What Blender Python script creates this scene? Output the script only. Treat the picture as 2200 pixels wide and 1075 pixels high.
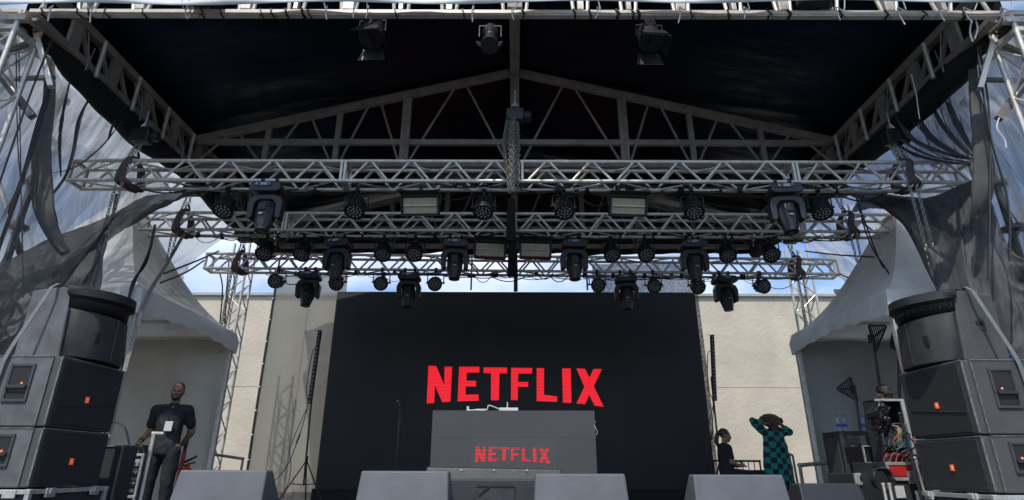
import bpy, math, random
from mathutils import Vector as V, Matrix, Euler, noise
R = math.radians
random.seed(7)
SC = bpy.context.scene
for o in list(bpy.data.objects): bpy.data.objects.remove(o)
COL = SC.collection

# ------------------------------------------------------------------ camera
FPX, PITCH, ROLL, CAMZ = 1249.0, 20.7, 0.12, 1.65
cd = bpy.data.cameras.new('camera'); cam = bpy.data.objects.new('camera', cd); COL.objects.link(cam)
cd.sensor_width = 36; cd.lens = 36 * FPX / 2200; cd.clip_end = 3000; cd.clip_start = .05
cd.shift_x = -5 / 2200
CROT = Euler((R(90 + PITCH), 0, 0)).to_matrix() @ Matrix.Rotation(R(ROLL), 3, 'Z')
cam.matrix_world = Matrix.Translation((0, 0, CAMZ)) @ CROT.to_4x4()
SC.camera = cam
SC.render.resolution_x, SC.render.resolution_y = 1024, 500
def at(px, py, Y):
    """world point seen at photo pixel (px, py) and standing at depth Y"""
    d = CROT @ V(((px - 1105) / FPX, (537.5 - py) / FPX, -1))
    return V((0, 0, CAMZ)) + d * (Y / d.y)

# ------------------------------------------------------------------ light
SUN_EL, SUN_AZ = 56, 200        # azimuth clockwise from +Y: behind the camera, a little to the left
w = bpy.data.worlds.new('World'); SC.world = w; w.use_nodes = True
nt = w.node_tree; nt.nodes.clear()
def wn(t): return nt.nodes.new(t)
sky = wn('ShaderNodeTexSky'); sky.sky_type = 'NISHITA'; sky.sun_disc = False
sky.sun_elevation = R(SUN_EL); sky.sun_rotation = R(SUN_AZ); sky.air_density = 1.0; sky.dust_density = .6; sky.ozone_density = 1.2
bg = wn('ShaderNodeBackground'); bg.inputs[1].default_value = .13
tc = wn('ShaderNodeTexCoord'); mp = wn('ShaderNodeMapping'); mp.inputs['Scale'].default_value = (1.0, 1.0, 2.2); mp.inputs['Location'].default_value = (3.3, .4, .2)
nz = wn('ShaderNodeTexNoise'); nz.inputs['Scale'].default_value = 1.9; nz.inputs['Detail'].default_value = 7; nz.inputs['Roughness'].default_value = .5
rp = wn('ShaderNodeValToRGB'); rp.color_ramp.elements[0].position = .42; rp.color_ramp.elements[1].position = .68
mx = wn('ShaderNodeMixRGB'); mx.inputs[2].default_value = (8.4, 8.8, 9.4, 1)
out = wn('ShaderNodeOutputWorld')
L = nt.links.new
L(tc.outputs['Generated'], mp.inputs[0]); L(mp.outputs[0], nz.inputs[0]); L(nz.outputs[0], rp.inputs[0]); L(rp.outputs[0], mx.inputs[0])
tint = wn('ShaderNodeMixRGB'); tint.blend_type = 'MULTIPLY'; tint.inputs[0].default_value = 1; tint.inputs[2].default_value = (.74, .90, 1.10, 1); L(sky.outputs[0], tint.inputs[1]); L(tint.outputs[0], mx.inputs[1]); L(mx.outputs[0], bg.inputs[0]); L(bg.outputs[0], out.inputs[0])
sd = bpy.data.lights.new('sun', 'SUN'); sd.energy = 2.8; sd.angle = R(.6); sd.color = (1, .95, .87)
sun = bpy.data.objects.new('sun', sd); COL.objects.link(sun)
tosun = V((math.sin(R(SUN_AZ)) * math.cos(R(SUN_EL)), math.cos(R(SUN_AZ)) * math.cos(R(SUN_EL)), math.sin(R(SUN_EL))))
sun.rotation_euler = tosun.to_track_quat('Z', 'Y').to_euler(); sun.location = (0, -10, 30)
vs = SC.view_settings; vs.view_transform = 'Standard'; vs.look = 'None'; vs.exposure = 0.38; vs.gamma = 1
SC.cycles.max_bounces = 6; SC.cycles.transparent_max_bounces = 12

# ------------------------------------------------------------------ materials
MATS = {}
def mat(name, col, rough=.6, metal=0, var=.25, vscale=6., bump=0, bscale=40., emit=None, alpha=None, transl=0, spec=.5, stretch=(1, 1, 1), bdist=.01):
    if name in MATS: return MATS[name]
    m = bpy.data.materials.new(name); m.use_nodes = True; n = m.node_tree; b = n.nodes['Principled BSDF']; k = n.links.new
    t = n.nodes.new('ShaderNodeTexCoord'); mpn = n.nodes.new('ShaderNodeMapping'); mpn.inputs['Scale'].default_value = stretch
    k(t.outputs['Object'], mpn.inputs[0])
    a = n.nodes.new('ShaderNodeTexNoise'); a.inputs['Scale'].default_value = vscale; a.inputs['Detail'].default_value = 6; a.inputs['Roughness'].default_value = .62
    k(mpn.outputs[0], a.inputs[0])
    r = n.nodes.new('ShaderNodeValToRGB')
    r.color_ramp.elements[0].position = .3; r.color_ramp.elements[1].position = .72
    r.color_ramp.elements[0].color = tuple(c * (1 - var) for c in col) + (1,)
    r.color_ramp.elements[1].color = tuple(min(1, c * (1 + var)) for c in col) + (1,)
    k(a.outputs[0], r.inputs[0]); k(r.outputs[0], b.inputs['Base Color'])
    b.inputs['Roughness'].default_value = rough; b.inputs['Metallic'].default_value = metal; b.inputs['Specular IOR Level'].default_value = spec
    mr = n.nodes.new('ShaderNodeMapRange'); mr.inputs['To Min'].default_value = max(.05, rough - .12); mr.inputs['To Max'].default_value = min(1, rough + .12)
    k(a.outputs[0], mr.inputs[0]); k(mr.outputs[0], b.inputs['Roughness'])
    if bump:
        c = n.nodes.new('ShaderNodeTexNoise'); c.inputs['Scale'].default_value = bscale; c.inputs['Detail'].default_value = 4
        k(mpn.outputs[0], c.inputs[0]); bp = n.nodes.new('ShaderNodeBump'); bp.inputs['Strength'].default_value = bump; bp.inputs['Distance'].default_value = bdist
        k(c.outputs[0], bp.inputs['Height']); k(bp.outputs[0], b.inputs['Normal'])
    if emit:
        b.inputs['Emission Color'].default_value = emit[0] + (1,); b.inputs['Emission Strength'].default_value = emit[1]
    sh = b.outputs[0]; o = n.nodes['Material Output']
    if transl:
        tr = n.nodes.new('ShaderNodeBsdfTranslucent'); k(r.outputs[0], tr.inputs[0]); ms = n.nodes.new('ShaderNodeMixShader'); ms.inputs[0].default_value = transl
        k(sh, ms.inputs[1]); k(tr.outputs[0], ms.inputs[2]); sh = ms.outputs[0]
    if alpha is not None:
        tp = n.nodes.new('ShaderNodeBsdfTransparent'); ms = n.nodes.new('ShaderNodeMixShader')
        mr2 = n.nodes.new('ShaderNodeMapRange'); mr2.inputs['From Min'].default_value = .3; mr2.inputs['From Max'].default_value = .7
        mr2.inputs['To Min'].default_value = alpha[0]; mr2.inputs['To Max'].default_value = alpha[1]
        k(a.outputs[0], mr2.inputs[0]); k(mr2.outputs[0], ms.inputs[0]); k(tp.outputs[0], ms.inputs[1]); k(sh, ms.inputs[2]); sh = ms.outputs[0]
    k(sh, o.inputs[0]); MATS[name] = m; return m

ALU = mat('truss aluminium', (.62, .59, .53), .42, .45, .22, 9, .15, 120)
ALUD = mat('shaded roof beam metal', (.29, .265, .235), .6, .2, .28, 5, .2, 60)  # darker, browner copy of the aluminium; shade under the roof put into the colour
STEEL = mat('galvanised pipe', (.26, .25, .235), .55, .45, .3, 9)
BRIGHT = mat('bright steel', (.6, .6, .6), .35, .8, .2, 20)
BLK = mat('black painted metal', (.012, .013, .015), .45, 0, .35, 14, .1, 90)
PLA = mat('moulded dark plastic', (.017, .019, .0225), .42, 0, .3, 10, .15, 150)
PLG = mat('grey moulded plastic', (.042, .044, .05), .48, 0, .25, 10, .15, 150)
RUB = mat('black rubber', (.012, .012, .013), .7, 0, .3, 20)
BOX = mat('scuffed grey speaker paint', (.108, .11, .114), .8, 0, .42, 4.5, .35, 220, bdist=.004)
BOXD = mat('dark speaker paint', (.03, .032, .036), .62, 0, .25, 3.2, .3, 200, bdist=.004)
GRI = mat('speaker grille cloth', (.022, .023, .026), .75, 0, .6, 60, .8, 160, bdist=.006)
WEDGE = mat('grey textured monitor paint', (.088, .093, .103), .6, 0, .24, 3.4, .35, 190, bdist=.004)
TARP = mat('black roof tarpaulin', (.0007, .0066, .0155), .36, 0, .3, 2.0, .5, 2.2, spec=.4, stretch=(.6, 1.6, 1), bdist=.05)
TARP.node_tree.nodes['Principled BSDF'].inputs['Specular Tint'].default_value = (.35, .62, 1, 1)
CLOTHB = mat('black drape cloth', (.008, .0085, .010), .85, 0, .4, 5, .3, 30)
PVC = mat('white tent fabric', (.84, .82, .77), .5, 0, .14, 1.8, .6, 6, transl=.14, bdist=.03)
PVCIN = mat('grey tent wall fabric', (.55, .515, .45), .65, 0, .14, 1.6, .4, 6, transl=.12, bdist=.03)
SCRIM = mat('pale scrim mesh', (.56, .58, .60), .8, 0, .25, 2.2, .2, 12, alpha=(.50, .90), transl=.42, stretch=(1, 1.6, .3))
SCRIMR = mat('brightened scrim mesh', (.80, .82, .84), .8, 0, .25, 2.2, .2, 12, alpha=(.55, .93), transl=.5, stretch=(1, 1.6, .3))  # whiter copy of the pale scrim; light through the right side put into colour
SCRIMP = mat('pleated dark mesh', (.20, .205, .215), .85, 0, .3, 3.0, .2, 12, alpha=(.10, .74), transl=.35, stretch=(1.2, 3.2, .22))
SCRIMD = mat('grey scrim mesh', (.15, .15, .148), .85, 0, .2, 2.4, .3, 9, alpha=(.80, .97), transl=.35)
SCRIMB = mat('charcoal scrim mesh', (.085, .088, .094), .85, 0, .25, 2.4, .3, 9, alpha=(.9, .99), transl=.2)
SCRIMW = mat('greenish backing scrim', (.20, .20, .18), .9, 0, .10, 3, 0, alpha=(.78, .86), transl=.15)
NETB = mat('black debris net', (.02, .024, .032), .9, 0, .3, 18, 0, alpha=(.6, .95))
WALL = mat('cream stucco', (.52, .455, .355), .9, 0, .12, .8, .6, 7, bdist=.03)
COPE = mat('grey coping', (.36, .36, .34), .8, 0, .15, 3)
ASPH = mat('asphalt', (.055, .055, .055), .9, 0, .25, 3, .5, 60)
DECK = mat('black stage plywood', (.03, .03, .031), .55, 0, .35, 2.2, .2, 60)
SKIRT = mat('stage skirt cloth', (.012, .012, .014), .9, 0, .3, 6)
SLING = mat('burgundy sling webbing', (.10, .072, .076), .8, 0, .3, 20)
RED = mat('red paint', (.42, .022, .022), .4, 0, .2, 9)
ORANGE = mat('orange badge', (.80, .13, .025), .4, 0, .12, 30, emit=((1, .16, .03), .25))
CHAIN = mat('steel chain', (.33, .32, .29), .45, .6, .4, 30)
CABLE = mat('black cable', (.012, .012, .014), .55, 0, .3, 20)
STRAP = mat('grey ratchet strap', (.16, .165, .17), .75, 0, .15, 20)
WHT = mat('white fabric', (.78, .78, .78), .7, 0, .06, 4, .2, 12, transl=.1)
WHP = mat('white plastic', (.56, .56, .55), .4, 0, .08, 12)
LAMP = mat('frosted warm reflector', (.36, .33, .24), .35, 0, .15, 20)
LENS = mat('glass lens', (.30, .31, .34), .12, .2, .25, 40)
DGL = mat('dark front glass', (.015, .016, .02), .12, 0, .2, 10, spec=.8)
CASEA = mat('aluminium case trim', (.50, .49, .46), .42, .5, .2, 14)
CREAM = mat('cream flight case panel', (.62, .60, .53), .55, 0, .12, 6)

# ------------------------------------------------------------------ mesh builder
class MB:
    def __init__(s): s.v = []; s.f = []; s.M = Matrix()
    def add(s, vs, fs):
        n = len(s.v); s.v += [s.M @ V(p) for p in vs]; s.f += [tuple(i + n for i in f) for f in fs]; return s
    def box(s, c, size, rot=None, taper=(1, 1)):
        x, y, z = (d / 2 for d in size); tx, ty = taper
        p = [(-x, -y, -z), (x, -y, -z), (x, y, -z), (-x, y, -z), (-x * tx, -y * ty, z), (x * tx, -y * ty, z), (x * tx, y * ty, z), (-x * tx, y * ty, z)]
        m = (rot.to_matrix() if isinstance(rot, Euler) else (rot or Matrix.Identity(3)))
        return s.add([m @ V(q) + V(c) for q in p], [(3, 2, 1, 0), (4, 5, 6, 7), (0, 1, 5, 4), (1, 2, 6, 5), (2, 3, 7, 6), (3, 0, 4, 7)])
    def frame(s, a, b, up=None):
        d = (V(b) - V(a)).normalized(); u = V(up) if up else (V((0, 0, 1)) if abs(d.z) < .95 else V((0, 1, 0)))
        x = d.cross(u).normalized(); y = x.cross(d).normalized(); return d, x, y
    def bar(s, a, b, w, h=None, up=None):
        h = h or w; a, b = V(a), V(b); d, x, y = s.frame(a, b, up); p = []
        for q in (a, b):
            for i, j in ((-1, -1), (1, -1), (1, 1), (-1, 1)): p.append(q + x * i * w / 2 + y * j * h / 2)
        return s.add(p, [(3, 2, 1, 0), (4, 5, 6, 7), (0, 1, 5, 4), (1, 2, 6, 5), (2, 3, 7, 6), (3, 0, 4, 7)])
    def tube(s, a, b, r, r2=None, n=8, caps=True):
        return s.path([a, b], [r, r if r2 is None else r2], n, caps)
    def path(s, pts, r, n=6, caps=True, flat=1.0):
        pts = [V(p) for p in pts]; k = len(pts); rr = r if isinstance(r, (list, tuple)) else [r] * k
        d0 = (pts[1] - pts[0]).normalized(); u = V((0, 0, 1)) if abs(d0.z) < .9 else V((0, 1, 0)); x = d0.cross(u).normalized(); P = []
        for i in range(k):
            d = (pts[min(i + 1, k - 1)] - pts[max(i - 1, 0)]).normalized()
            x = (x - d * x.dot(d)).normalized(); y = d.cross(x)
            for j in range(n):
                a = 2 * math.pi * j / n; P.append(pts[i] + (x * math.cos(a) + y * math.sin(a) * flat) * rr[i])
        F = [(i * n + j, i * n + (j + 1) % n, (i + 1) * n + (j + 1) % n, (i + 1) * n + j) for i in range(k - 1) for j in range(n)]
        if caps: F += [tuple(range(n - 1, -1, -1)), tuple((k - 1) * n + j for j in range(n))]
        return s.add(P, F)
    def lathe(s, prof, c, axis, n=20, caps=True):
        axis = V(axis).normalized(); u = V((0, 0, 1)) if abs(axis.z) < .9 else V((0, 1, 0)); x = axis.cross(u).normalized(); y = axis.cross(x); P = []
        for t, r in prof:
            for j in range(n):
                a = 2 * math.pi * j / n; P.append(V(c) + axis * t + (x * math.cos(a) + y * math.sin(a)) * r)
        k = len(prof); F = [(i * n + j, (i + 1) * n + j, (i + 1) * n + (j + 1) % n, i * n + (j + 1) % n) for i in range(k - 1) for j in range(n)]
        if caps: F += [tuple(range(n)), tuple((k - 1) * n + j for j in range(n - 1, -1, -1))]
        return s.add(P, F)
    def prism(s, poly, o, ux, uy, depth):
        """polygon in plane (ux, uy) from o, extruded by depth vector"""
        o, ux, uy, dp = V(o), V(ux), V(uy), V(depth); n = len(poly)
        P = [o + ux * a + uy * b for a, b in poly] + [o + ux * a + uy * b + dp for a, b in poly]
        return s.add(P, [tuple(range(n - 1, -1, -1)), tuple(range(n, 2 * n))] + [(i, (i + 1) % n, n + (i + 1) % n, n + i) for i in range(n)])
    def ball(s, c, r, n=10, m=7, rot=None):
        r = V((r, r, r)) if isinstance(r, (int, float)) else V(r); P = [V((0, 0, 1))]; F = []
        for i in range(1, m):
            th = math.pi * i / m
            for j in range(n):
                a = 2 * math.pi * j / n; P.append(V((math.sin(th) * math.cos(a), math.sin(th) * math.sin(a), math.cos(th))))
        P.append(V((0, 0, -1)))
        for j in range(n):
            F.append((0, 1 + j, 1 + (j + 1) % n)); F.append((len(P) - 1, 1 + (m - 2) * n + (j + 1) % n, 1 + (m - 2) * n + j))
            for i in range(m - 2): F.append((1 + i * n + j, 1 + (i + 1) * n + j, 1 + (i + 1) * n + (j + 1) % n, 1 + i * n + (j + 1) % n))
        q = rot.to_matrix() if rot else Matrix.Identity(3)
        return s.add([q @ V((p.x * r.x, p.y * r.y, p.z * r.z)) + V(c) for p in P], F)
    def cap(s, a, b, ra, rb, n=10):
        a, b = V(a), V(b); s.tube(a, b, ra, rb, n); s.ball(a, ra, n, 6); return s.ball(b, rb, n, 6)
    def sheet(s, g):
        nu, nv = len(g), len(g[0])
        return s.add([p for r in g for p in r], [(i * nv + j, i * nv + j + 1, (i + 1) * nv + j + 1, (i + 1) * nv + j) for i in range(nu - 1) for j in range(nv - 1)])
    def link(s, c, d, roll, l, r):
        """one oval chain link"""
        d = V(d).normalized(); u = V((0, 1, 0)) if abs(d.y) < .9 else V((1, 0, 0)); x = d.cross(u).normalized(); y = d.cross(x)
        side = x * math.cos(roll) + y * math.sin(roll); c = V(c); pts = []
        for k in range(8):
            a = 2 * math.pi * k / 8; pts.append(c + d * math.sin(a) * l * .62 + side * math.cos(a) * l * .36)
        nrm = d.cross(side); P = []
        for k in range(8):
            rad = (pts[k] - c).normalized()
            for j in range(4): P.append(pts[k] + rad * r * math.cos(j * math.pi / 2) + nrm * r * math.sin(j * math.pi / 2))
        return s.add(P, [(k * 4 + j, k * 4 + (j + 1) % 4, ((k + 1) % 8) * 4 + (j + 1) % 4, ((k + 1) % 8) * 4 + j) for k in range(8) for j in range(4)])
    def chain(s, pts, l=.05, r=.007):
        pts = [V(p) for p in pts]; acc = 0; i = 0
        for a, b in zip(pts, pts[1:]):
            d = b - a; n = max(1, int(d.length / (l * .95)))
            for k in range(n): s.link(a + d * ((k + .5) / n), d, (i % 2) * math.pi / 2, l, r); i += 1
        return s
    def build(s, name, m, parent=None, smooth=None, bevel=0, solid=0, world=False, rnd=None):
        me = bpy.data.meshes.new(name); vs_ = s.v
        if parent is not None and world:
            iv = WM[parent.name].inverted(); vs_ = [iv @ p for p in vs_]
        me.from_pydata(vs_, [], s.f); me.update()
        if smooth is not None:
            for p in me.polygons: p.use_smooth = True
            if smooth < 180:
                try: me.set_sharp_from_angle(angle=R(smooth))
                except Exception: pass
        me.materials.append(m); o = bpy.data.objects.new(name, me); COL.objects.link(o)
        if parent is not None: o.parent = parent
        if solid: md = o.modifiers.new('thickness', 'SOLIDIFY'); md.thickness = solid; md.offset = 0
        if bevel: md = o.modifiers.new('bevel', 'BEVEL'); md.width = bevel; md.segments = 2; md.limit_method = 'ANGLE'; md.angle_limit = R(40)
        WM[o.name] = WM[parent.name] if parent is not None else Matrix()
        return o
def build_each(mb, name, m, parent, gap=.004, **kw):
    """islands that touch become one mesh each: every piece a part of its own"""
    n = len(mb.v); up = list(range(n))
    def find(i):
        while up[i] != i: up[i] = up[up[i]]; i = up[i]
        return i
    for f in mb.f:
        a = find(f[0])
        for i in f[1:]: up[find(i)] = a
    isl = {}
    for i in range(n): isl.setdefault(find(i), []).append(i)
    bx = [[[min(mb.v[i][k] for i in ix) - gap for k in range(3)], [max(mb.v[i][k] for i in ix) + gap for k in range(3)], [r]] for r, ix in isl.items()]
    ch = True
    while ch:
        ch = False
        for i in range(len(bx)):
            for j in range(i + 1, len(bx)):
                if all(bx[i][0][k] <= bx[j][1][k] and bx[j][0][k] <= bx[i][1][k] for k in range(3)):
                    bx[i] = [[min(p, q) for p, q in zip(bx[i][0], bx[j][0])], [max(p, q) for p, q in zip(bx[i][1], bx[j][1])], bx[i][2] + bx[j][2]]; bx.pop(j); ch = True; break
            if ch: break
    res = []
    for _, _, roots in bx:
        rs = set(roots); ix = [i for r in roots for i in isl[r]]; mp_ = {i: k for k, i in enumerate(ix)}
        q = MB(); q.v = [mb.v[i] for i in ix]; q.f = [tuple(mp_[i] for i in f) for f in mb.f if find(f[0]) in rs]; res.append(q.build(name, m, parent, **kw))
    return res
WM = {}
def tag(o, label=None, cat=None, group=None, kind=None):
    if label: o['label'] = label
    if cat: o['category'] = cat
    if group: o['group'] = group
    if kind: o['kind'] = kind
    return o
def thing(name, label, cat, loc=(0, 0, 0), rot=(0, 0, 0), group=None):
    o = bpy.data.objects.new(name, None); COL.objects.link(o); o.location = loc; o.rotation_euler = rot; o.empty_display_size = .1
    WM[o.name] = Matrix.Translation(loc) @ Euler(rot).to_matrix().to_4x4()
    return tag(o, label, cat, group)
def kids(o): return [c for c in ALLK.get(o.name, [])] if False else list(o.children)
def dup(root, loc, rot, label):
    r = root.copy(); COL.objects.link(r); r.location = loc; r.rotation_euler = rot; r['label'] = label
    WM[r.name] = Matrix.Translation(loc) @ Euler(rot).to_matrix().to_4x4()
    for ch in list(root.children):
        c = ch.copy(); COL.objects.link(c); c.parent = r
        for g in list(ch.children):
            d = g.copy(); COL.objects.link(d); d.parent = c
    return r
def crom(p, t):
    n = len(p) - 1; x = min(max(t * n, 0), n - 1e-6); i = int(x); f = x - i
    a, b, c, d = p[max(i - 1, 0)], p[i], p[i + 1], p[min(i + 2, n)]
    return .5 * ((2 * b) + (c - a) * f + (2 * a - 5 * b + 4 * c - d) * f * f + (3 * b - a - 3 * c + d) * f ** 3)
def patch(rows, nu, nv, off=None):
    """smooth surface through a grid of control points; off(u, v, p) adds the folds"""
    cols = [[crom([V(q) for q in r], v / nv) for v in range(nv + 1)] for r in rows]; g = []
    for u in range(nu + 1):
        row = []
        for v in range(nv + 1):
            p = crom([c[v] for c in cols], u / nu)
            if off: p = p + V(off(u / nu, v / nv, p))
            row.append(p)
        g.append(row)
    return g
def curve(pts, n=24): return [crom([V(p) for p in pts], i / n) for i in range(n + 1)]
def sag(a, b, s, n=14):
    a, b = V(a), V(b); return [a.lerp(b, i / n) - V((0, 0, s * 4 * (i / n) * (1 - i / n))) for i in range(n + 1)]
def remesh(mb, name, m, parent, vox=.012, it=3, wr=0, ws=9):
    me = bpy.data.meshes.new(name); me.from_pydata(mb.v, [], mb.f); o = bpy.data.objects.new(name, me); COL.objects.link(o)
    md = o.modifiers.new('r', 'REMESH'); md.mode = 'VOXEL'; md.voxel_size = vox; md.use_smooth_shade = True
    sm = o.modifiers.new('s', 'SMOOTH'); sm.factor = .5; sm.iterations = it
    dg = bpy.context.evaluated_depsgraph_get(); dg.update()
    nm = bpy.data.meshes.new_from_object(o.evaluated_get(dg)); o.modifiers.clear(); o.data = nm; nm.name = name
    for p in nm.polygons: p.use_smooth = True
    if wr:
        for v_ in nm.vertices:
            c_ = v_.co; f_ = noise.noise(V((c_.x * ws * .8, c_.y * ws * .8, c_.z * ws * .55 + c_.x * 3))) + .5 * noise.noise(V((c_.x * ws * 2, c_.y * ws * 2, c_.z * ws * 1.3 + 7)))
            v_.co = c_ + v_.normal * wr * f_
    nm.materials.clear(); nm.materials.append(m); o.parent = parent; WM[o.name] = WM[parent.name]
    return o
S = 1.0      # stage floor height
ORD = ['leftmost', 'second from left', 'third from left', 'fourth from left', 'fifth from left', 'sixth from left', 'seventh from left', 'eighth from left']
# ------------------------------------------------------------------ setting
m = MB(); m.add([(-400, -200, 0), (400, -200, 0), (400, 900, 0), (-400, 900, 0)], [(0, 1, 2, 3)])
tag(m.build('ground', ASPH), kind='structure')

t = thing('stage', 'black plywood stage platform with dark cloth skirt under the speakers', 'stage', (0, 9.5, 0))
m = MB(); m.box((0, 9.75, S - .06), (19, 12.7, .12)); m.build('deck', DECK, t, world=True)
m = MB()
for k in range(96):
    x0 = -9.45 + k * .197
    m.add([(x0, 3.42 + .03 * (k % 2), 0.01), (x0 + .197, 3.42 + .03 * ((k + 1) % 2), 0.01), (x0 + .197, 3.42 + .03 * ((k + 1) % 2), S - .121), (x0, 3.42 + .03 * (k % 2), S - .121)], [(0, 1, 2, 3)])
m.build('skirt', SKIRT, t, world=True)
m = MB(); m.box((-1, 15.6, S + .06), (13, .08, .12)); m.build('toe_board', RED, t, world=True)

# concrete building behind the stage
t = thing('concrete_building', 'long cream stucco building with a level roof edge behind the stage', 'building', (0, 22, 0))
zt = at(1105, 637, 22).z
m = MB(); zs = at(1105, 832, 22).z
m.box((0, 26, (zs - .012) / 2), (52, 8, zs - .012)); m.box((0, 26.02, (zs + zt) / 2 + .006), (52, 8.0, zt - zs - .012)); m.box((0, 26.05, zs), (51.9, 8, .03)); m.build('wall', WALL, t, world=True)
m = MB(); m.box((0, 26, zt + .05), (52.2, 8.2, .1)); m.build('coping', COPE, t, world=True)
m = MB()
for x in (-20.4, -8.05, 4.3, 16.65): m.box((x, 21.985, zt / 2), (.03, .02, zt - .1))
m.build('movement_joint', COPE, t, world=True)
q = at(1790, 627, 22.6)
t = thing('floodlight', 'tiny floodlight standing on the roof edge of the cream building', 'floodlight', (q.x, 22.3, zt + .1))
m = MB(); m.tube((0, 0, 0), (0, 0, .1), .02); m.bar((-.12, 0, .1), (.12, 0, .1), .03); m.build('bracket', BLK, t)
m = MB(); m.box((0, -.03, .2), (.26, .1, .2), Euler((R(-25), 0, 0))); m.build('housing', PLG, t, bevel=.01)

# ------------------------------------------------------------------ stage roof
HW, YF, YM, YB = 5.5, 5.25, 8.75, 12.6
ZE, ZB, ZR = CAMZ + 5.3, CAMZ + 4.85, CAMZ + 6.72
roof = thing('stage_roof', 'black gabled tarpaulin stage roof on a metal frame toned dark for shade', 'stage roof', (0, 9, ZB))
for sx in (-1, 1):
    g = []
    for i in range(61):
        r = []
        for j in range(71):
            u, v = i / 60, j / 70; x = sx * u * (HW + .25); y = 5.16 + v * (YB + .3 - 5.16)
            span = (y - YF) / (YM - YF) if y < YM else (y - YM) / (YB - YM)
            s = .16 * max(0, math.sin(math.pi * min(1, max(0, span)))) * math.sin(math.pi * min(1, u * 1.02))
            wr = noise.noise(V((x * .7, y * 1.5, 2.1))) * .05 + (noise.noise(V((x * 1.1 + y * .4, y * 5.2, 8.3))) * .045 + noise.noise(V((x * 1.6, y * 10, 4.3))) * .022) * max(0, u - .25) ** 1.3
            r.append((x, y, ZR + .16 + (ZE - ZR) * u - s + wr * min(1, u * 5) * (1 - .6 * (span < .03 or span > .97))))
        g.append(r)
    m = MB(); m.sheet(g); m.build('tarp', TARP, roof, smooth=180, world=True)
# cloth hanging at the back edge and along the sides
def valance(x0, x1, y, ztop, zbot, seed, n=90):
    g = []
    for i in range(n + 1):
        x = x0 + (x1 - x0) * i / n; row = []
        for j in range(9):
            v = j / 8; f = .05 * v * math.sin(x * 7 + seed) + .09 * v * noise.noise(V((x * 1.4, seed, v)))
            row.append((x, y + f, ztop(x) + (zbot + .07 * noise.noise(V((x * .9, seed, 0))) - ztop(x)) * v))
        g.append(row)
    return g
m = MB(); m.sheet(valance(-HW - .1, HW + .1, YB + .16, lambda x: ZR + .1 + (ZE - ZR) * abs(x) / HW, CAMZ + 4.72, 3)); m.build('back_valance', CLOTHB, roof, smooth=180, world=True)
# gables
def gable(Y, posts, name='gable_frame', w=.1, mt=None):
    g = MB(); ALUD = mt or MATS['shaded roof beam metal']
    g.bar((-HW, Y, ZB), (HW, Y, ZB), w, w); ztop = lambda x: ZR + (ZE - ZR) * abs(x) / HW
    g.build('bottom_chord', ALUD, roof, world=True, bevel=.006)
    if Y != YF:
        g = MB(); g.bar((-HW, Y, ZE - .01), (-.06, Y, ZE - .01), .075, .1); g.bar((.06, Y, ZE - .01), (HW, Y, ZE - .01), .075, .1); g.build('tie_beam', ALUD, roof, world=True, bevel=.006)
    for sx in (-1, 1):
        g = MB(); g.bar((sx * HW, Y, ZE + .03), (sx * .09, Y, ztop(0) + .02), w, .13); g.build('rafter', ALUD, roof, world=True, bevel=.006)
    for k, (x, ww) in enumerate(posts):
        for sx in (-1, 1):
            g = MB(); g.bar((sx * x, Y + .002, ZB + .05), (sx * x, Y + .002, ztop(x) - .045), ww, .08, up=(0, 1, 0))
            if ww > .12: g.box((sx * x, Y - .045, (ZB + ztop(x)) / 2), (.012, .02, ztop(x) - ZB - .1))
            g.build('post', ALUD, roof, world=True, bevel=.004)
    xs = [HW] + [p[0] for p in posts] + [.05]; g = MB()
    for a, b in zip(xs, xs[1:]):
        mid = (a + b) / 2
        for sx in (-1, 1):
            for e, oy in ((a, .0), (b, .0)):
                tx = mid + (.12 if e == a else -.12)
                g.tube((sx * (e + (-.08 if e == a else .08)), Y, ZB + .05), (sx * tx, Y, ztop(tx) - .05), .022)
    g.build('bracing', ALUD, roof, world=True, smooth=40)
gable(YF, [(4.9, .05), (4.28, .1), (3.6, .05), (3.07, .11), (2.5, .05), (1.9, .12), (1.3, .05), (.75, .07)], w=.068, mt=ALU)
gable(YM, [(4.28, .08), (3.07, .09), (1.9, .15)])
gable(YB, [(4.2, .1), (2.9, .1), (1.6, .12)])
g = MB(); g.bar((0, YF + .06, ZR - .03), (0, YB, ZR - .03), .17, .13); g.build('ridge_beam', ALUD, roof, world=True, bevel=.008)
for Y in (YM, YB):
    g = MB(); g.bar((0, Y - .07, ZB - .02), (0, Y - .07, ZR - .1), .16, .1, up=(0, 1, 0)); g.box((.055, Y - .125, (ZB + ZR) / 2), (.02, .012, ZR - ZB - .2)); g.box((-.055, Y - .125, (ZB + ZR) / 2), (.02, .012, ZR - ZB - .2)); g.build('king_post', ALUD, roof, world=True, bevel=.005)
g = MB(); g.bar((0, YF - .005, ZB + .06), (0, YF - .005, ZR - .1), .17, .1, up=(0, 1, 0)); g.build('king_post', ALUD, roof, world=True, bevel=.005)
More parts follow.
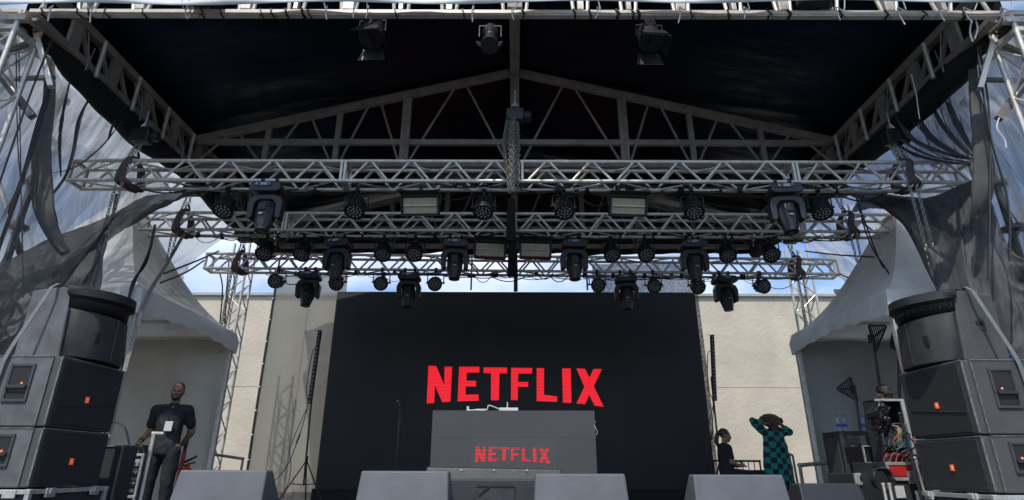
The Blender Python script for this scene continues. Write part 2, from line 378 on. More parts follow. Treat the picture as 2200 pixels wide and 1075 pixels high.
# side trusses
for sx in (-1, 1):
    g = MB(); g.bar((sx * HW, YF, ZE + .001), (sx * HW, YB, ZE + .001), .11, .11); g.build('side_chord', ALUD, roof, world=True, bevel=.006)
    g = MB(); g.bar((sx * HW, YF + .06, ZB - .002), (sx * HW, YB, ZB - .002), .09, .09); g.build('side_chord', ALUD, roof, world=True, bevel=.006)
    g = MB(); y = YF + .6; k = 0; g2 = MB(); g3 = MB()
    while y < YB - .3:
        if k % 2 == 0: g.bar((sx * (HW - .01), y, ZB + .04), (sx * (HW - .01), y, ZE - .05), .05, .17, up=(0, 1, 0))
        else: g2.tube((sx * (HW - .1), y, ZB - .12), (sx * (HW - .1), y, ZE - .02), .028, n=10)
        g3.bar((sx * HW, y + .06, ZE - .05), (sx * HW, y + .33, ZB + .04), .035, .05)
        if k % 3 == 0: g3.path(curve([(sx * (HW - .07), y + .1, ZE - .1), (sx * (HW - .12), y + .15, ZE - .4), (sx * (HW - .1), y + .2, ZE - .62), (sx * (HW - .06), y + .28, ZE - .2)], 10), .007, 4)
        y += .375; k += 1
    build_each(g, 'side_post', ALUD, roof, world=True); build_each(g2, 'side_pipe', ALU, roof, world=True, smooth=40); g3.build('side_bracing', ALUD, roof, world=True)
for sx in (-1, 1):
    g = []
    for i in range(80):
        y = 5.3 + i * (YB + .1 - 5.3) / 79
        g.append([(sx * (HW + .16 + .03 * math.sin(y * 5 + j) * (j / 6)), y, ZE + .17 - j * .13) for j in range(7)])
    m = MB(); m.sheet(g); m.build('side_valance', CLOTHB, roof, smooth=180, world=True)
# purlins under the tarp
g = MB()
for sx in (-1, 1):
    for u in (.33, .66):
        g.tube((sx * u * HW, YF + .1, ZR + .2 + (ZE - ZR) * u), (sx * u * HW, YB, ZR + .2 + (ZE - ZR) * u), .03)
# front beam details: straps and corner brackets
m = MB()
for px in (82, 162, 184, 222, 303, 428, 470, 557, 582, 612, 648, 662, 849, 995, 1124, 1236, 1270, 1328, 1362, 1375, 1490, 1570, 1655, 1700, 1812, 1910, 1990, 2080):
    q = at(px, 32, YF - .07); ww = random.choice((.014, .02, .03)); m.bar((q.x - .02, YF - .05, ZB + .04), (q.x + random.uniform(-.02, .04), YF - .05, ZB - .04), ww, .008, up=(0, 1, 0)); m.bar((q.x, YF - .05, ZB - .042), (q.x + .01, YF + .04, ZB - .042), ww, .01)
    if random.random() < .5: m.path(curve([(q.x, YF - .07, ZB - .06), (q.x + .012, YF - .075, ZB - .1), (q.x + .02, YF - .07, ZB - .14)], 5), .004, 4)
build_each(m, 'strap_tie', CABLE, roof, world=True)
for sx in (-1, 1):
    m = MB(); m.bar((sx * 5.55, YF - .01, ZB), (sx * 7.2, YF - .01, ZB), .066, .066); m.build('front_beam_end', ALU, roof, world=True, bevel=.008)
m = MB(); m.bar((-HW, YF - .04, ZB + .008), (HW, YF - .04, ZB + .008), .01, .045, up=(0, 0, 1)); m.build('lit_front_strip', mat('sunlit front strip', (.72, .71, .67), .45, .1, .12, 9), roof, world=True)  # pale strip added over the beam's front face, sunlight put into its colour

# white header banner laced to the front beam
zb = at(1105, 5.5, 5.05).z
t = thing('header_banner', 'white header banner laced with white ropes above the front roof beam', 'banner', (0, 5.05, zb))
g = [[(x * .2, 5.05 + .02 * math.sin(x * .9) * (j > 0), zb + .022 * math.sin(x * .45) + j * .05 + .0015 * x) for j in range(6)] for x in range(-36, 37)]
m = MB(); m.sheet(g); m.build('panel', WHT, t, world=True, smooth=180, solid=.006)
m = MB()
for px in (100, 190, 395, 405, 700, 760, 790, 1018, 1105, 1290, 1470, 1610, 1812, 1945, 2035, 2090, 2170):
    q = at(px, 20, 5.1); m.path(curve([(q.x + random.uniform(-.06, .06), 5.05, zb + .05), (q.x, 5.1, zb - .06), (q.x - .02, YF - .075, ZB + .05), (q.x - .025, YF - .08, ZB - .06), (q.x - .02 + random.uniform(-.04, .04), YF - .075, ZB - random.uniform(.1, .2))], 10), .007, 5)
build_each(m, 'lacing_rope', WHT, t, world=True)

# small floodlights on top of the front beam
for px, lab in ((445, 'small black floodlight on the front beam, left half of the roof'), (1750, 'black floodlight on the front beam, right half of the roof')):
    q = at(px, 12, YF - .06)
    t = thing('floodlight', lab, 'floodlight', (q.x, YF - .06, ZB + .07), group='floodlights on the front roof beam')
    m = MB(); m.box((0, -.03, .09), (.34, .16, .17), Euler((R(-14), 0, 0))); m.build('housing', PLA, t, bevel=.012)
    m = MB(); m.box((0, -.118, .085), (.29, .008, .12), Euler((R(-14), 0, 0))); m.build('front_glass', DGL, t)
    m = MB(); m.bar((-.19, 0, 0), (-.19, 0, .12), .02); m.bar((.19, 0, 0), (.19, 0, .12), .02); m.bar((-.2, 0, .004), (.2, 0, .004), .03, .012); m.build('bracket', BLK, t)

# rolled black side curtains under the side trusses
for sx, lab in ((-1, 'thick rolled black curtain slung under the left roof truss'), (1, 'thick rolled black curtain slung under the right roof truss')):
    g = []
    for i in range(70):
        y = 5.55 + i * (7.1 / 69); row = []; e = min(1, i / 6 + .25)
        lump = 1 + .12 * math.sin(y * 2.1 + sx) + .12 * noise.noise(V((y * 1.1, sx, 0))); dz = -.05 * math.sin(y * 1.9) - .03 * noise.noise(V((y * 2.3, 4, sx)))
        for j in range(15):
            a = 2 * math.pi * j / 14; rr = .86 + .10 * noise.noise(V((math.cos(a) * 1.5, math.sin(a) * 1.5, y * 2.2)))
            row.append((sx * (HW + .1 + .17 * math.cos(a) * lump * rr * e), y, ZB - .14 + dz + .2 * math.sin(a) * lump * rr * e))
        g.append(row)
    m = MB(); m.sheet(g); o = m.build('rolled_curtain', CLOTHB, None, smooth=180); tag(o, lab, 'curtain')
    # hanging bits of rope
# ------------------------------------------------------------------ lattice towers
def tower(X, Y, h, sx, lab, w=.3, z0=S, head=True, yaw=0):
    t = thing('truss_tower', lab, 'tower', (X, Y, z0), (0, 0, yaw), group='lattice towers holding the roof')
    for i in (0, 1):
        for j in (0, 1):
            m = MB(); m.tube((i * sx * w, -j * w, 0), (i * sx * w, -j * w, h), .027, n=10); m.build('chord', ALU, t, smooth=40)
    m = MB(); p = .32; k = 0; z = .1
    faces = [((0, 0), (1, 0)), ((0, 0), (0, -1)), ((1, 0), (1, -1)), ((0, -1), (1, -1))]
    while z + p < h:
        for a, b in faces:
            A, B = (a, b) if k % 2 == 0 else (b, a)
            m.tube((A[0] * sx * w, A[1] * w, z), (B[0] * sx * w, B[1] * w, z + p), .014, n=6)
        z += p; k += 1
    m.build('lattice', ALU, t, smooth=40)
    m = MB(); m.box((sx * w / 2, -w / 2, -.0), (w + .2, w + .2, .03)); m.build('base_plate', STEEL, t)
    if head:
        m = MB()
        for z in (h - .25, h - .02):
            for a, b in faces: m.bar((a[0] * sx * w, a[1] * w, z), (b[0] * sx * w, b[1] * w, z), .06)
        m.bar((sx * .02, -.02, h - .1), (sx * -.25, .1, h - .75), .09, .06); m.bar((sx * -.02, .2, h - .3), (sx * .7, .1, h + .1), .07)
        m.bar((sx * (w + .5), -w, h - .12), (sx * -.1, -w, h - .12), .07); m.build('head_block', ALU, t, bevel=.006)
        m = MB(); m.bar((sx * .8, .1, h - .15), (sx * -.15, .1, h - 1.15), .06, .08); m.bar((sx * .9, .3, h - .5), (sx * -.1, .25, h - .5), .045); m.bar((sx * .9, -.1, h - .9), (sx * -.02, -.05, h - .2), .05); m.build('knee_brace', STEEL, t)
    return t
tower(-5.6, 5.52, ZB - S + .02, -1, 'pale lattice tower at the front left corner of the roof')
tower(5.62, 5.52, ZB - S + .02, 1, 'pale lattice tower at the front right corner of the roof')
q = at(540, 600, 12.6); tower(q.x, 12.6, ZB - S - .08, -1, 'lattice tower at the back left beside the white tent', w=.34, head=False)
q = at(1697, 600, 12.6); tower(q.x, 12.6, ZB - S - .08, 1, 'lattice tower at the back right in front of the cream wall', w=.34, head=False)

# scaffold standards with rosettes behind the side scrims
for sx, lab in ((-1, 'scaffold pole with ring couplers beside the left scrim'), (1, 'scaffold pole with ring couplers beside the right scrim')):
    t = thing('scaffold_pole', lab, 'scaffold pole', (sx * 6.3, 6.8, 0), group='scaffold poles at the sides')
    m = MB(); m.tube((0, 0, 0), (0, 0, CAMZ + 5.3), .042, n=10); m.build('tube', STEEL, t, smooth=40)
    for z in (4.78, 4.13, 3.5, 2.87, 2.2):
        m = MB(); m.lathe([(-.03, .05), (-.02, .12), (.02, .12), (.03, .05)], (0, 0, CAMZ + z), (0, 0, 1), 14); m.box((.05, -.06, CAMZ + z), (.08, .08, .1)); m.build('coupler', STEEL, t, smooth=30)
for pts, lab in (([(-7.6, 7.3, 6.0), (-6.25, 6.9, 4.2)], 'scaffold brace sloping outside the left scrim'), ([(7.6, 7.3, 6.0), (6.25, 6.9, 4.2)], 'scaffold brace sloping outside the right scrim')):
    m = MB(); m.tube(*pts, .04, n=10); tag(m.build('scaffold_brace', STEEL, None, smooth=40), lab, 'brace')

# ------------------------------------------------------------------ lighting trusses
def box_truss(Y, x0, x1, zt_, joints, lab, tilt, h=.3, d=.27, rc=.027, pitch=.575):
    """root at the middle of the top front chord"""
    t = thing('lighting_truss', lab, 'truss', ((x0 + x1) / 2, Y, zt_), (0, tilt, 0), group='box trusses carrying the stage lights')
    hl = (x1 - x0) / 2; cx = (x0 + x1) / 2; F = ((0, 0), (0, -h), (d, -h), (d, 0))
    for y, z in F:
        m = MB(); m.tube((-hl, y, z), (hl, y, z), rc, n=10); m.build('chord', ALU, t, smooth=40)
    js = [-hl] + [j - cx for j in joints] + [hl]
    for k, ((ya, za), (yb, zb_)) in enumerate(zip(F, F[1:] + F[:1])):
        m = MB()
        if k == 2: ya, za, yb, zb_ = yb, zb_, ya, za
        for a, b in zip(js, js[1:]):
            a2, b2 = a + .07, b - .07; n = max(2, round((b2 - a2) / (pitch if k in (0, 2) else pitch * 2))) ; st = (b2 - a2) / n
            for i in range(n):
                x = a2 + i * st; e = .02
                P = [(x + e, yb, zb_), (x + st / 2 - e, ya, za), (x + st / 2 + e, ya, za), (x + st - e, yb, zb_)]
                if k in (1, 3): P = [(x + e, ya, za), (x + st / 2 - e, yb, zb_), (x + st / 2 + e, yb, zb_), (x + st - e, ya, za)]
                rl = .0185 if k in (0, 2) else .014; m.tube(P[0], P[1], rl, n=7, caps=False); m.tube(P[2], P[3], rl, n=7, caps=False)
        m.build('lattice', ALU, t, smooth=60)
    for i, x in enumerate(js):
        for s_ in ((1,) if i == 0 else (-1,) if i == len(js) - 1 else (-1, 1)):
            m = MB(); xx = x + s_ * .025
            for (ya, za), (yb, zb_) in zip(F, F[1:] + F[:1]): m.bar((xx, ya, za), (xx, yb, zb_), .034, .05)
            m.build('end_frame', ALU, t, bevel=.004)
    return t
Z1 = CAMZ + 3.95
TR = []
for Y, xa, xb, ya, yb, js, lab in ((7.0, 155, 2087, 345, 350, (740, 1118, 1705), 'front lighting truss, nearest and widest of the three'),
                                   (8.72, 297, 1920, 457, 462, (615, 1104, 1720), 'middle lighting truss hanging between the other two'),
                                   (10.7, 443, 1800, 545, 558, (1104,), 'back lighting truss, farthest and darkest, over the screen')):
    A, B = at(xa, ya, Y), at(xb, yb, Y); zc = (A.z + B.z) / 2; tilt = math.atan2(A.z - B.z, B.x - A.x)
    TR.append((Y, A, B)); box_truss(Y, A.x, B.x, zc, [at(j, (ya + yb) / 2, Y).x for j in js], lab, tilt)
def tz(k, x):            # height of the top chord of truss k at x
    Y, A, B = TR[k]; return A.z + (B.z - A.z) * (x - A.x) / (B.x - A.x)

# power cables lashed along the bottom chords
for k, lab in enumerate(('loose black cables lashed along the front truss', 'loose black cables lashed along the middle truss', 'loose black cables lashed along the back truss')):
    Y, A, B = TR[k]; rr = random.Random(k + 3); m = MB()
    for s_ in range(3):
        x = A.x + .7 + rr.random()
        while x < B.x - 1.2:
            n = rr.uniform(.25, .8); yy = Y + rr.choice((0.03, .2, .27)); z = tz(k, x) - .335; z2 = tz(k, x + n) - .335
            m.path(sag((x, yy, z), (x + n, yy + rr.uniform(-.03, .03), z2), rr.choice((.02, .03, .05, .05, .12, .2 if s_ == 0 else .05)), 8), rr.choice((.006, .008, .011)), 5)
            if rr.random() < .35: m.tube((x, yy, z - .02), (x, yy, z + .07), .035, n=6)
            x += n
    tag(m.build('truss_cable', CABLE, None, smooth=60), lab, 'cable')

# ------------------------------------------------------------------ chain hoists
def hoist(k, px, lab, slack, ymot, pile=False):
    """motor under the roof frame, lift chain to the truss, slack chain hanging from the motor"""
    Y, A, B = TR[k]; x = at(px, 400, Y).x; x = at(px, [400, 485, 570][k], Y).x
    zt_ = tz(k, x); zm = ymot; Yc = Y + .135
    t = thing('chain_hoist', lab, 'chain hoist', (x, Yc, zm), group='chain hoists lifting the lighting trusses')
    m = MB(); m.box((0, 0, 0), (.26, .16, .2)); m.box((.02, 0, .11), (.14, .12, .06)); m.lathe([(0, .06), (.02, .075), (.1, .075), (.12, .06)], (.12, 0, 0), (1, 0, 0), 12); m.build('motor', PLA, t, bevel=.02)
    m = MB(); m.tube((0, 0, .12), (0, 0, ZB - zm - .03) if abs(x) > 1 else (0, 0, .45), .012); m.path([(-.05, 0, .16), (0, 0, .24), (.05, 0, .16)], .014); m.build('shackle', BRIGHT, t)
    m = MB(); m.chain([(0, 0, -.1), (0, 0, zt_ - zm + .16)], .05, .008); m.build('lift_chain', CHAIN, t)
    m = MB(); m.path(curve([(0, 0, zt_ - zm + .2), (.03, 0, zt_ - zm + .12), (0, 0, zt_ - zm + .06), (-.03, 0, zt_ - zm + .1)], 8), .016); m.build('hook', BLK, t)
    if pile:
        m = MB(); rr = random.Random(5)
        for i in range(16):
            a = i * .7; r0 = .045 + .018 * (i % 3); y0 = -.2 - .03 * (i % 4)
            m.chain([(-.03 + r0 * math.cos(a), y0 + r0 * math.sin(a), -.25 - .03 * rr.random()), (-.04 + 1.5 * r0 * math.cos(a), y0 + r0 * math.sin(a), -.6), (-.03 + r0 * .8 * math.cos(a + .5), y0, slack + .25 * rr.random())], .05, .009)
        m.build('slack_chain', CHAIN, t)
    elif slack:
        m = MB(); z0 = -.1; zz = slack - zm
        m.chain([(-.07, .02, z0), (-.06, -.1, zt_ - zm), (-.07, -.16, zt_ - zm - .4), (-.06, -.16, zz)], .05, .008)
        m.chain([(-.06, -.16, zz), (.0, -.18, zz + .02), (.02, -.17, zt_ - zm - .3), (.03, -.1, zt_ - zm + .2)], .05, .008); m.build('slack_chain', CHAIN, t)
    return t, x, zt_
def sling(k, x, lab):
    Y, A, B = TR[k]; z = tz(k, x); m = MB(); rr = random.Random(int(x * 10))
    for i in range(3):
        dx = -.07 + .06 * i
        m.path(curve([(x, Y + .13, z + .12), (x + dx * .3 + .02, Y - .03, z + .02), (x + dx * .5 - .03, Y - .045, z - .2), (x + dx + .02, Y - .045, z - .335), (x + dx * 1.2 + .04, Y + .14, z - .345 - .03 * (i % 2)), (x + dx + .03, Y + .31, z - .3), (x + dx * .5, Y + .3, z - .02), (x, Y + .14, z + .11)], 26), .030, 7, flat=.55)
    tag(m.build('round_sling', SLING, None, smooth=60), lab, 'sling', group='burgundy slings round the trusses')
HO = ((0, 262, 'chain hoist above the left end of the front truss', 2.55, CAMZ + 4.40), (0, 1962, 'chain hoist above the right end of the front truss', 2.5, CAMZ + 4.40),
      (1, 385, 'chain hoist above the left end of the middle truss', 4.75, CAMZ + 4.42), (1, 1830, 'chain hoist above the right end of the middle truss', 4.75, CAMZ + 4.42),
      (2, 510, 'chain hoist above the left end of the back truss', 3.3, CAMZ + 4.35), (2, 1716, 'chain hoist above the right end of the back truss', 2.6, CAMZ + 4.35))
for k, px, lab, sl, zm in HO:
    t, x, z = hoist(k, px, lab, sl, zm); sling(k, x, lab.replace('chain hoist above', 'burgundy sling round'))
hoist(0, 1106, 'centre chain hoist with a pile of slack chain over the front truss', -1.35, CAMZ + 4.75, True)
t, x, z = hoist(1, 1106, 'centre chain hoist with a tall chain bag at the middle truss', 0, CAMZ + 4.5)
m = MB(); m.box((-.06, -.32, z - CAMZ - 4.5 - .2), (.16, .14, .75), taper=(.8, .8)); m.build('chain_bag', CLOTHB, bpy.data.objects[t.name], bevel=.03)
t, x, z = hoist(2, 1106, 'centre chain hoist with chain bag at the back truss', 0, CAMZ + 4.4)
m = MB(); m.box((-.04, -.32, z - CAMZ - 4.4 - .1), (.2, .16, .75), taper=(.8, .8)); m.build('chain_bag', CLOTHB, t, bevel=.03)
q = at(1108, 622, 13.9); m = MB(); m.bar((q.x, 13.9, q.z - .05), (q.x, 13.9, ZB), .1, .08); tag(m.build('hanging_post', BLK, None), 'dark post rising from the top of the video wall to the roof', 'post')
for px in (1012, 1262):
    q = at(px, 622, 13.95); m = MB(); m.bar((q.x, 13.95, q.z - .02), (q.x, 13.95, q.z + 1.2), .04); tag(m.build('hanging_rod', BLK, None), 'thin dark rod above the video wall, %s of the centre post' % ('left' if px < 1100 else 'right'), 'rod')

# ------------------------------------------------------------------ lamps
def clamp(m, z0, z1, r=.035):
    m.lathe([(-.025, r + .014), (.025, r + .014)], (0, 0, z1), (1, 0, 0), 12); m.box((0, 0, (z0 + z1) / 2 - .01), (.035, .04, abs(z1 - z0) - .02)); m.tube((.03, 0, z1 - .05), (.09, 0, z1 - .06), .009)
def make_par(lab, tilt, n=18):
    t = thing('par_light', lab, 'par light', group='LED par cans under the trusses')
    rot = Matrix.Rotation(tilt, 4, 'X')          # lens looks down and forward
    m = MB(); clamp(m, -.10, 0); m.build('clamp', BLK, t, smooth=40)
    m = MB(); m.path([(-.155, 0, -.26), (-.155, 0, -.12), (-.13, 0, -.10), (.13, 0, -.10), (.155, 0, -.12), (.155, 0, -.26)], .011, 6); m.tube((-.18, 0, -.26), (-.11, 0, -.26), .018); m.tube((.18, 0, -.26), (.11, 0, -.26), .018); m.build('yoke', BLK, t, smooth=50)
    C = Matrix.Translation((0, 0, -.26)) @ rot
    m = MB(); m.M = C; m.lathe([(.13, .05), (.125, .09), (.07, .115), (-.07, .128), (-.10, .14), (-.125, .14), (-.125, .124), (-.112, .12)], (0, 0, 0), (0, 0, 1), 22)
    for k in range(12):
        a = k * math.pi / 6; m.box((.124 * math.cos(a), .124 * math.sin(a), .0), (.012, .012, .14), Euler((0, 0, a)))
    b = m.build('body', BLK, t, smooth=35)
    m = MB(); m.M = C; m.lathe([(-.111, .122), (-.116, .0)], (0, 0, 0), (0, 0, 1), 22, caps=False); f = m.build('lens_plate', DGL, t)
    m = MB(); m.M = C
    for rr, k in ((0, 1), (.045, 6), (.09, 11)):
        for i in range(k):
            a = 2 * math.pi * i / k + rr * 9; m.ball((rr * math.cos(a), rr * math.sin(a), -.116), (.0155, .0155, .011), 8, 5)
    m.build('led_lens', LENS, f, smooth=180)
    return t
def make_head(lab, tilt):
    """moving head hanging from its base: base, fork with two arms, tapered head with oval badge"""
    SCL = .87
    t = thing('moving_head', lab, 'moving head', group='moving head spotlights under the trusses')
    m = MB()
    for x in (-.11, .11): m.M = Matrix.Translation((x, 0, 0)); clamp(m, -.09, 0)
    build_each(m, 'clamp', BLK, t, smooth=40)
    m = MB(); m.prism([(-.24, -.03), (-.2, .045), (.2, .045), (.24, -.03), (.24, -.08), (.19, -.115), (-.19, -.115), (-.24, -.08)], (0, -.17, -.14), (1, 0, 0), (0, 0, 1), (0, .34, 0)); b = m.build('base', PLA, t, bevel=.012)
    m = MB(); m.box((-.03, -.178, -.145), (.26, .012, .07)); p = m.build('display_panel', PLG, b, bevel=.004)
    m = MB(); m.box((-.01, -.186, -.145), (.1, .006, .045)); m.box((-.12, -.186, -.145), (.03, .008, .03)); m.box((.07, -.186, -.135), (.02, .008, .02)); m.build('display', LENS, b)
    P = [(-.245, -.30), (-.17, -.285), (-.17, -.44), (-.115, -.345), (.115, -.345), (.17, -.44), (.17, -.285)]
    m = MB(); m.prism([(-.25, -.66), (-.265, -.40), (-.22, -.30), (-.12, -.262), (.12, -.262), (.22, -.30), (.265, -.40), (.25, -.66), (.2, -.68), (.165, -.64), (.16, -.42), (.1, -.36), (-.1, -.36), (-.16, -.42), (-.165, -.64), (-.2, -.68)], (0, -.085, 0), (1, 0, 0), (0, 0, 1), (0, .17, 0)); m.build('fork', PLA, t, bevel=.018)
    C = Matrix.Translation((0, 0, -.565)) @ Matrix.Rotation(tilt, 4, 'X')
    m = MB(); m.M = C
    pr = [(.20, .085, .075), (.165, .135, .12), (.05, .152, .14), (-.08, .148, .135), (-.22, .112, .112), (-.27, .100, .102)]
    P = []; n = 8
    for z, a, b2 in pr:
        for j in range(n):
            an = math.pi / n + 2 * math.pi * j / n; P.append((a * math.cos(an) * 1.06, b2 * math.sin(an) * 1.06, z))
    F = [(i * n + j, i * n + (j + 1) % n, (i + 1) * n + (j + 1) % n, (i + 1) * n + j) for i in range(len(pr) - 1) for j in range(n)]
    F = [tuple(reversed(f)) for f in F] + [tuple(range(n)), tuple(range((len(pr)) * n - 1, (len(pr) - 1) * n - 1, -1))]
    m.add(P, F); h = m.build('head', BLK, t, bevel=.014)
    m = MB(); m.M = C; m.box((0, -.152, .05), (.11, .012, .12)); m.build('vent', BLK, h)
    m = MB(); m.M = C; m.lathe([(0, .034), (.012, .03)], (0, -.148, -.075), (0, -1, 0), 16); 
    for i, q in enumerate(m.v): q = C.inverted() @ q; q.z = -.075 + (q.z + .075) * .5; m.v[i] = C @ q
    m.build('badge', LENS, h)
    m = MB(); m.M = C; m.lathe([(-.255, .106), (-.30, .102), (-.30, .09), (-.285, .082)], (0, 0, 0), (0, 0, 1), 20); m.build('lens_ring', BLK, h, smooth=35)
    m = MB(); m.M = C; m.ball((0, 0, -.283), (.083, .083, .014), 16, 6); m.build('lens', DGL, h, smooth=180)
    t.scale = (SCL, SCL, SCL)
    return t
def make_blinder(lab, tilt):
    t = thing('blinder_light', lab, 'blinder', group='warm strip blinders under the trusses')
    m = MB(); clamp(m, -.09, 0); m.build('clamp', BLK, t, smooth=40)
    C = Matrix.Translation((0, 0, -.24)) @ Matrix.Rotation(tilt, 4, 'X')
    m = MB(); m.bar((-.27, 0, -.24), (-.27, 0, -.09), .02, .03); m.bar((.27, 0, -.24), (.27, 0, -.09), .02, .03); m.bar((-.28, 0, -.09), (.28, 0, -.09), .03, .02); m.build('yoke', BLK, t)
    m = MB(); m.M = C; m.box((0, 0, .135), (.52, .14, .02)); m.box((0, 0, -.135), (.52, .14, .02)); m.box((-.25, 0, 0), (.02, .14, .25)); m.box((.25, 0, 0), (.02, .14, .25)); m.box((0, .06, 0), (.48, .02, .25)); b = m.build('housing', PLA, t, bevel=.006)
    m = MB(); m.M = C; m.box((0, -.02, 0), (.47, .02, .22)); m.build('reflector', LAMP, b, bevel=.004)
    m = MB(); m.M = C; m.tube((-.23, -.042, 0), (.23, -.042, 0), .011, n=8); m.build('lamp_tube', mat('warm lamp tube', (.62, .55, .34), .3, 0, .1, 30), b, smooth=60)
    m = MB(); m.M = C; m.prism([(-.26, 0), (.26, 0), (.28, .09), (-.28, .09)], (0, -.07, .142), (1, 0, 0), (0, -.75, .66), (0, .004, .006)); m.build('barn_door', BLK, b)
    return t
rows = [
 (0, .255, make_par, [(490, R(-28)), (768, R(-26)), (1040, R(-24)), (1210, R(-24)), (1485, R(-24)), (1757, R(-22))], 'LED par can on the front truss'),
 (1, .27, make_par, [(575, R(-40)), (655, R(-34)), (826, R(-36)), (893, R(-40)), (1311, R(-38)), (1384, R(-44)), (1558, R(-36)), (1650, R(-44))], 'LED par can on the middle truss'),
 (2, .0, make_par, [(597, R(-75)), (726, R(-55)), (820, R(-62)), (936, R(-62)), (1283, R(-66)), (1403, R(-62)), (1495, R(-55)), (1632, R(-70))], 'LED par can on the back truss'),
 (0, .0, make_head, [(577, R(-6)), (1684, R(-8))], 'big moving head on the front truss'),
 (1, .27, make_head, [(729, R(-2)), (979, R(-4)), (1232, R(-4)), (1487, R(-3))], 'moving head on the middle truss'),
 (2, .0, make_head, [(665, R(-12)), (880, R(-5)), (1344, R(-4)), (1555, R(-8))], 'moving head on the back truss'),
 (0, .27, make_blinder, [(905, R(24)), (1347, R(24))], 'warm strip blinder on the front truss'),
 (1, .27, make_blinder, [(1053, R(6)), (1150, R(6))], 'warm strip blinder on the middle truss'),
]
for k, dy, fn, lst, base in rows:
    Y = TR[k][0] + dy; n = len(lst)
    for i, (px, tl) in enumerate(lst):
        x = at(px, [420, 520, 600][k], Y).x; z = tz(k, x) - .3
        if n == 2: lab = '%s, %s of the two' % (base, ('left', 'right')[i])
        else: lab = '%s, %s of %d' % (base, ORD[i] if i < n - 1 else 'rightmost', n)
        o = fn(lab, tl); o.location = (x, Y, z); WM[o.name] = Matrix.Translation(o.location)
        o.rotation_euler.z = R(random.uniform(-9, 9))
# fresnels and a profile spot under the front beam
def fresnel(px, py, Y, lab):
    q = at(px, py, Y); t = thing('fresnel_light', lab, 'stage light', q, (0, 0, R(random.uniform(-8, 8))), group='fresnel lights under the front beam')
    m = MB(); dz = ZB - q.z - .06; m.bar((0, -.15, dz), (0, 0, dz - .1), .03); m.path([(-.16, 0, .04), (-.16, 0, .2), (.16, 0, .2), (.16, 0, .04)], .012); m.tube((0, 0, .2), (0, 0, dz), .015); m.build('yoke', RUB, t)
    C = Matrix.Rotation(R(-24), 4, 'X')
    m = MB(); m.M = C; m.lathe([(.2, .06), (.18, .12), (.05, .14), (-.08, .14), (-.10, .15), (-.13, .15)], (0, 0, .05), (0, 0, 1), 16)
    for k in range(5): m.box((0, -.13, .08 + .03 * k), (.13, .03, .012))
    m.build('body', BLK, t, smooth=35)
    for a, sx in ((0, 1), (1, 1), (2, 1)):
        m = MB(); m.M = C
        if a == 0: m.prism([(-.125, 0), (.125, 0), (.165, -.2), (-.165, -.2)], (0, -.15, -.08), (1, 0, 0), (0, .18, .98), (0, .006, 0))
        elif a == 1: m.prism([(-.125, 0), (.125, 0), (.165, -.2), (-.165, -.2)], (0, .15, -.08), (1, 0, 0), (0, -.18, .98), (0, .006, 0))
        else: m.prism([(-.1, 0), (.1, 0), (.13, -.12), (-.13, -.12)], (.15, 0, -.08), (0, 1, 0), (-.4, 0, .9), (.006, 0, 0))
        m.build('barn_door', PLA, t, bevel=.003)
fresnel(799, 74, 5.62, 'fresnel lamp with barn doors under the front beam, left one'); fresnel(1396, 84, 5.62, 'fresnel lamp with barn doors under the front beam, right one')
q = at(1053, 80, 5.62); t = thing('profile_spot', 'slim black profile spot hanging under the front beam near the ridge', 'stage light', q)
m = MB(); dz = ZB - q.z; m.bar((0, 0, .06), (0, -.1, dz - .05), .03); m.path([(-.13, 0, 0), (-.13, 0, .16), (.13, 0, .16), (.13, 0, 0)], .012); m.build('yoke', BLK, t)
m = MB(); m.M = Matrix.Rotation(R(-26), 4, 'X'); m.lathe([(.22, .05), (.2, .09), (.06, .1), (.02, .07), (-.16, .075), (-.18, .1), (-.24, .11)], (0, 0, 0), (0, 0, 1), 14); m.build('body', PLA, t, smooth=35)
for sx in (-1, 1):
    m = MB(); m.M = Matrix.Rotation(R(-26), 4, 'X'); m.bar((sx * .1, 0, -.2), (sx * .14, -.05, -.3), .01, .07); m.build('barn_door', PLG, t)
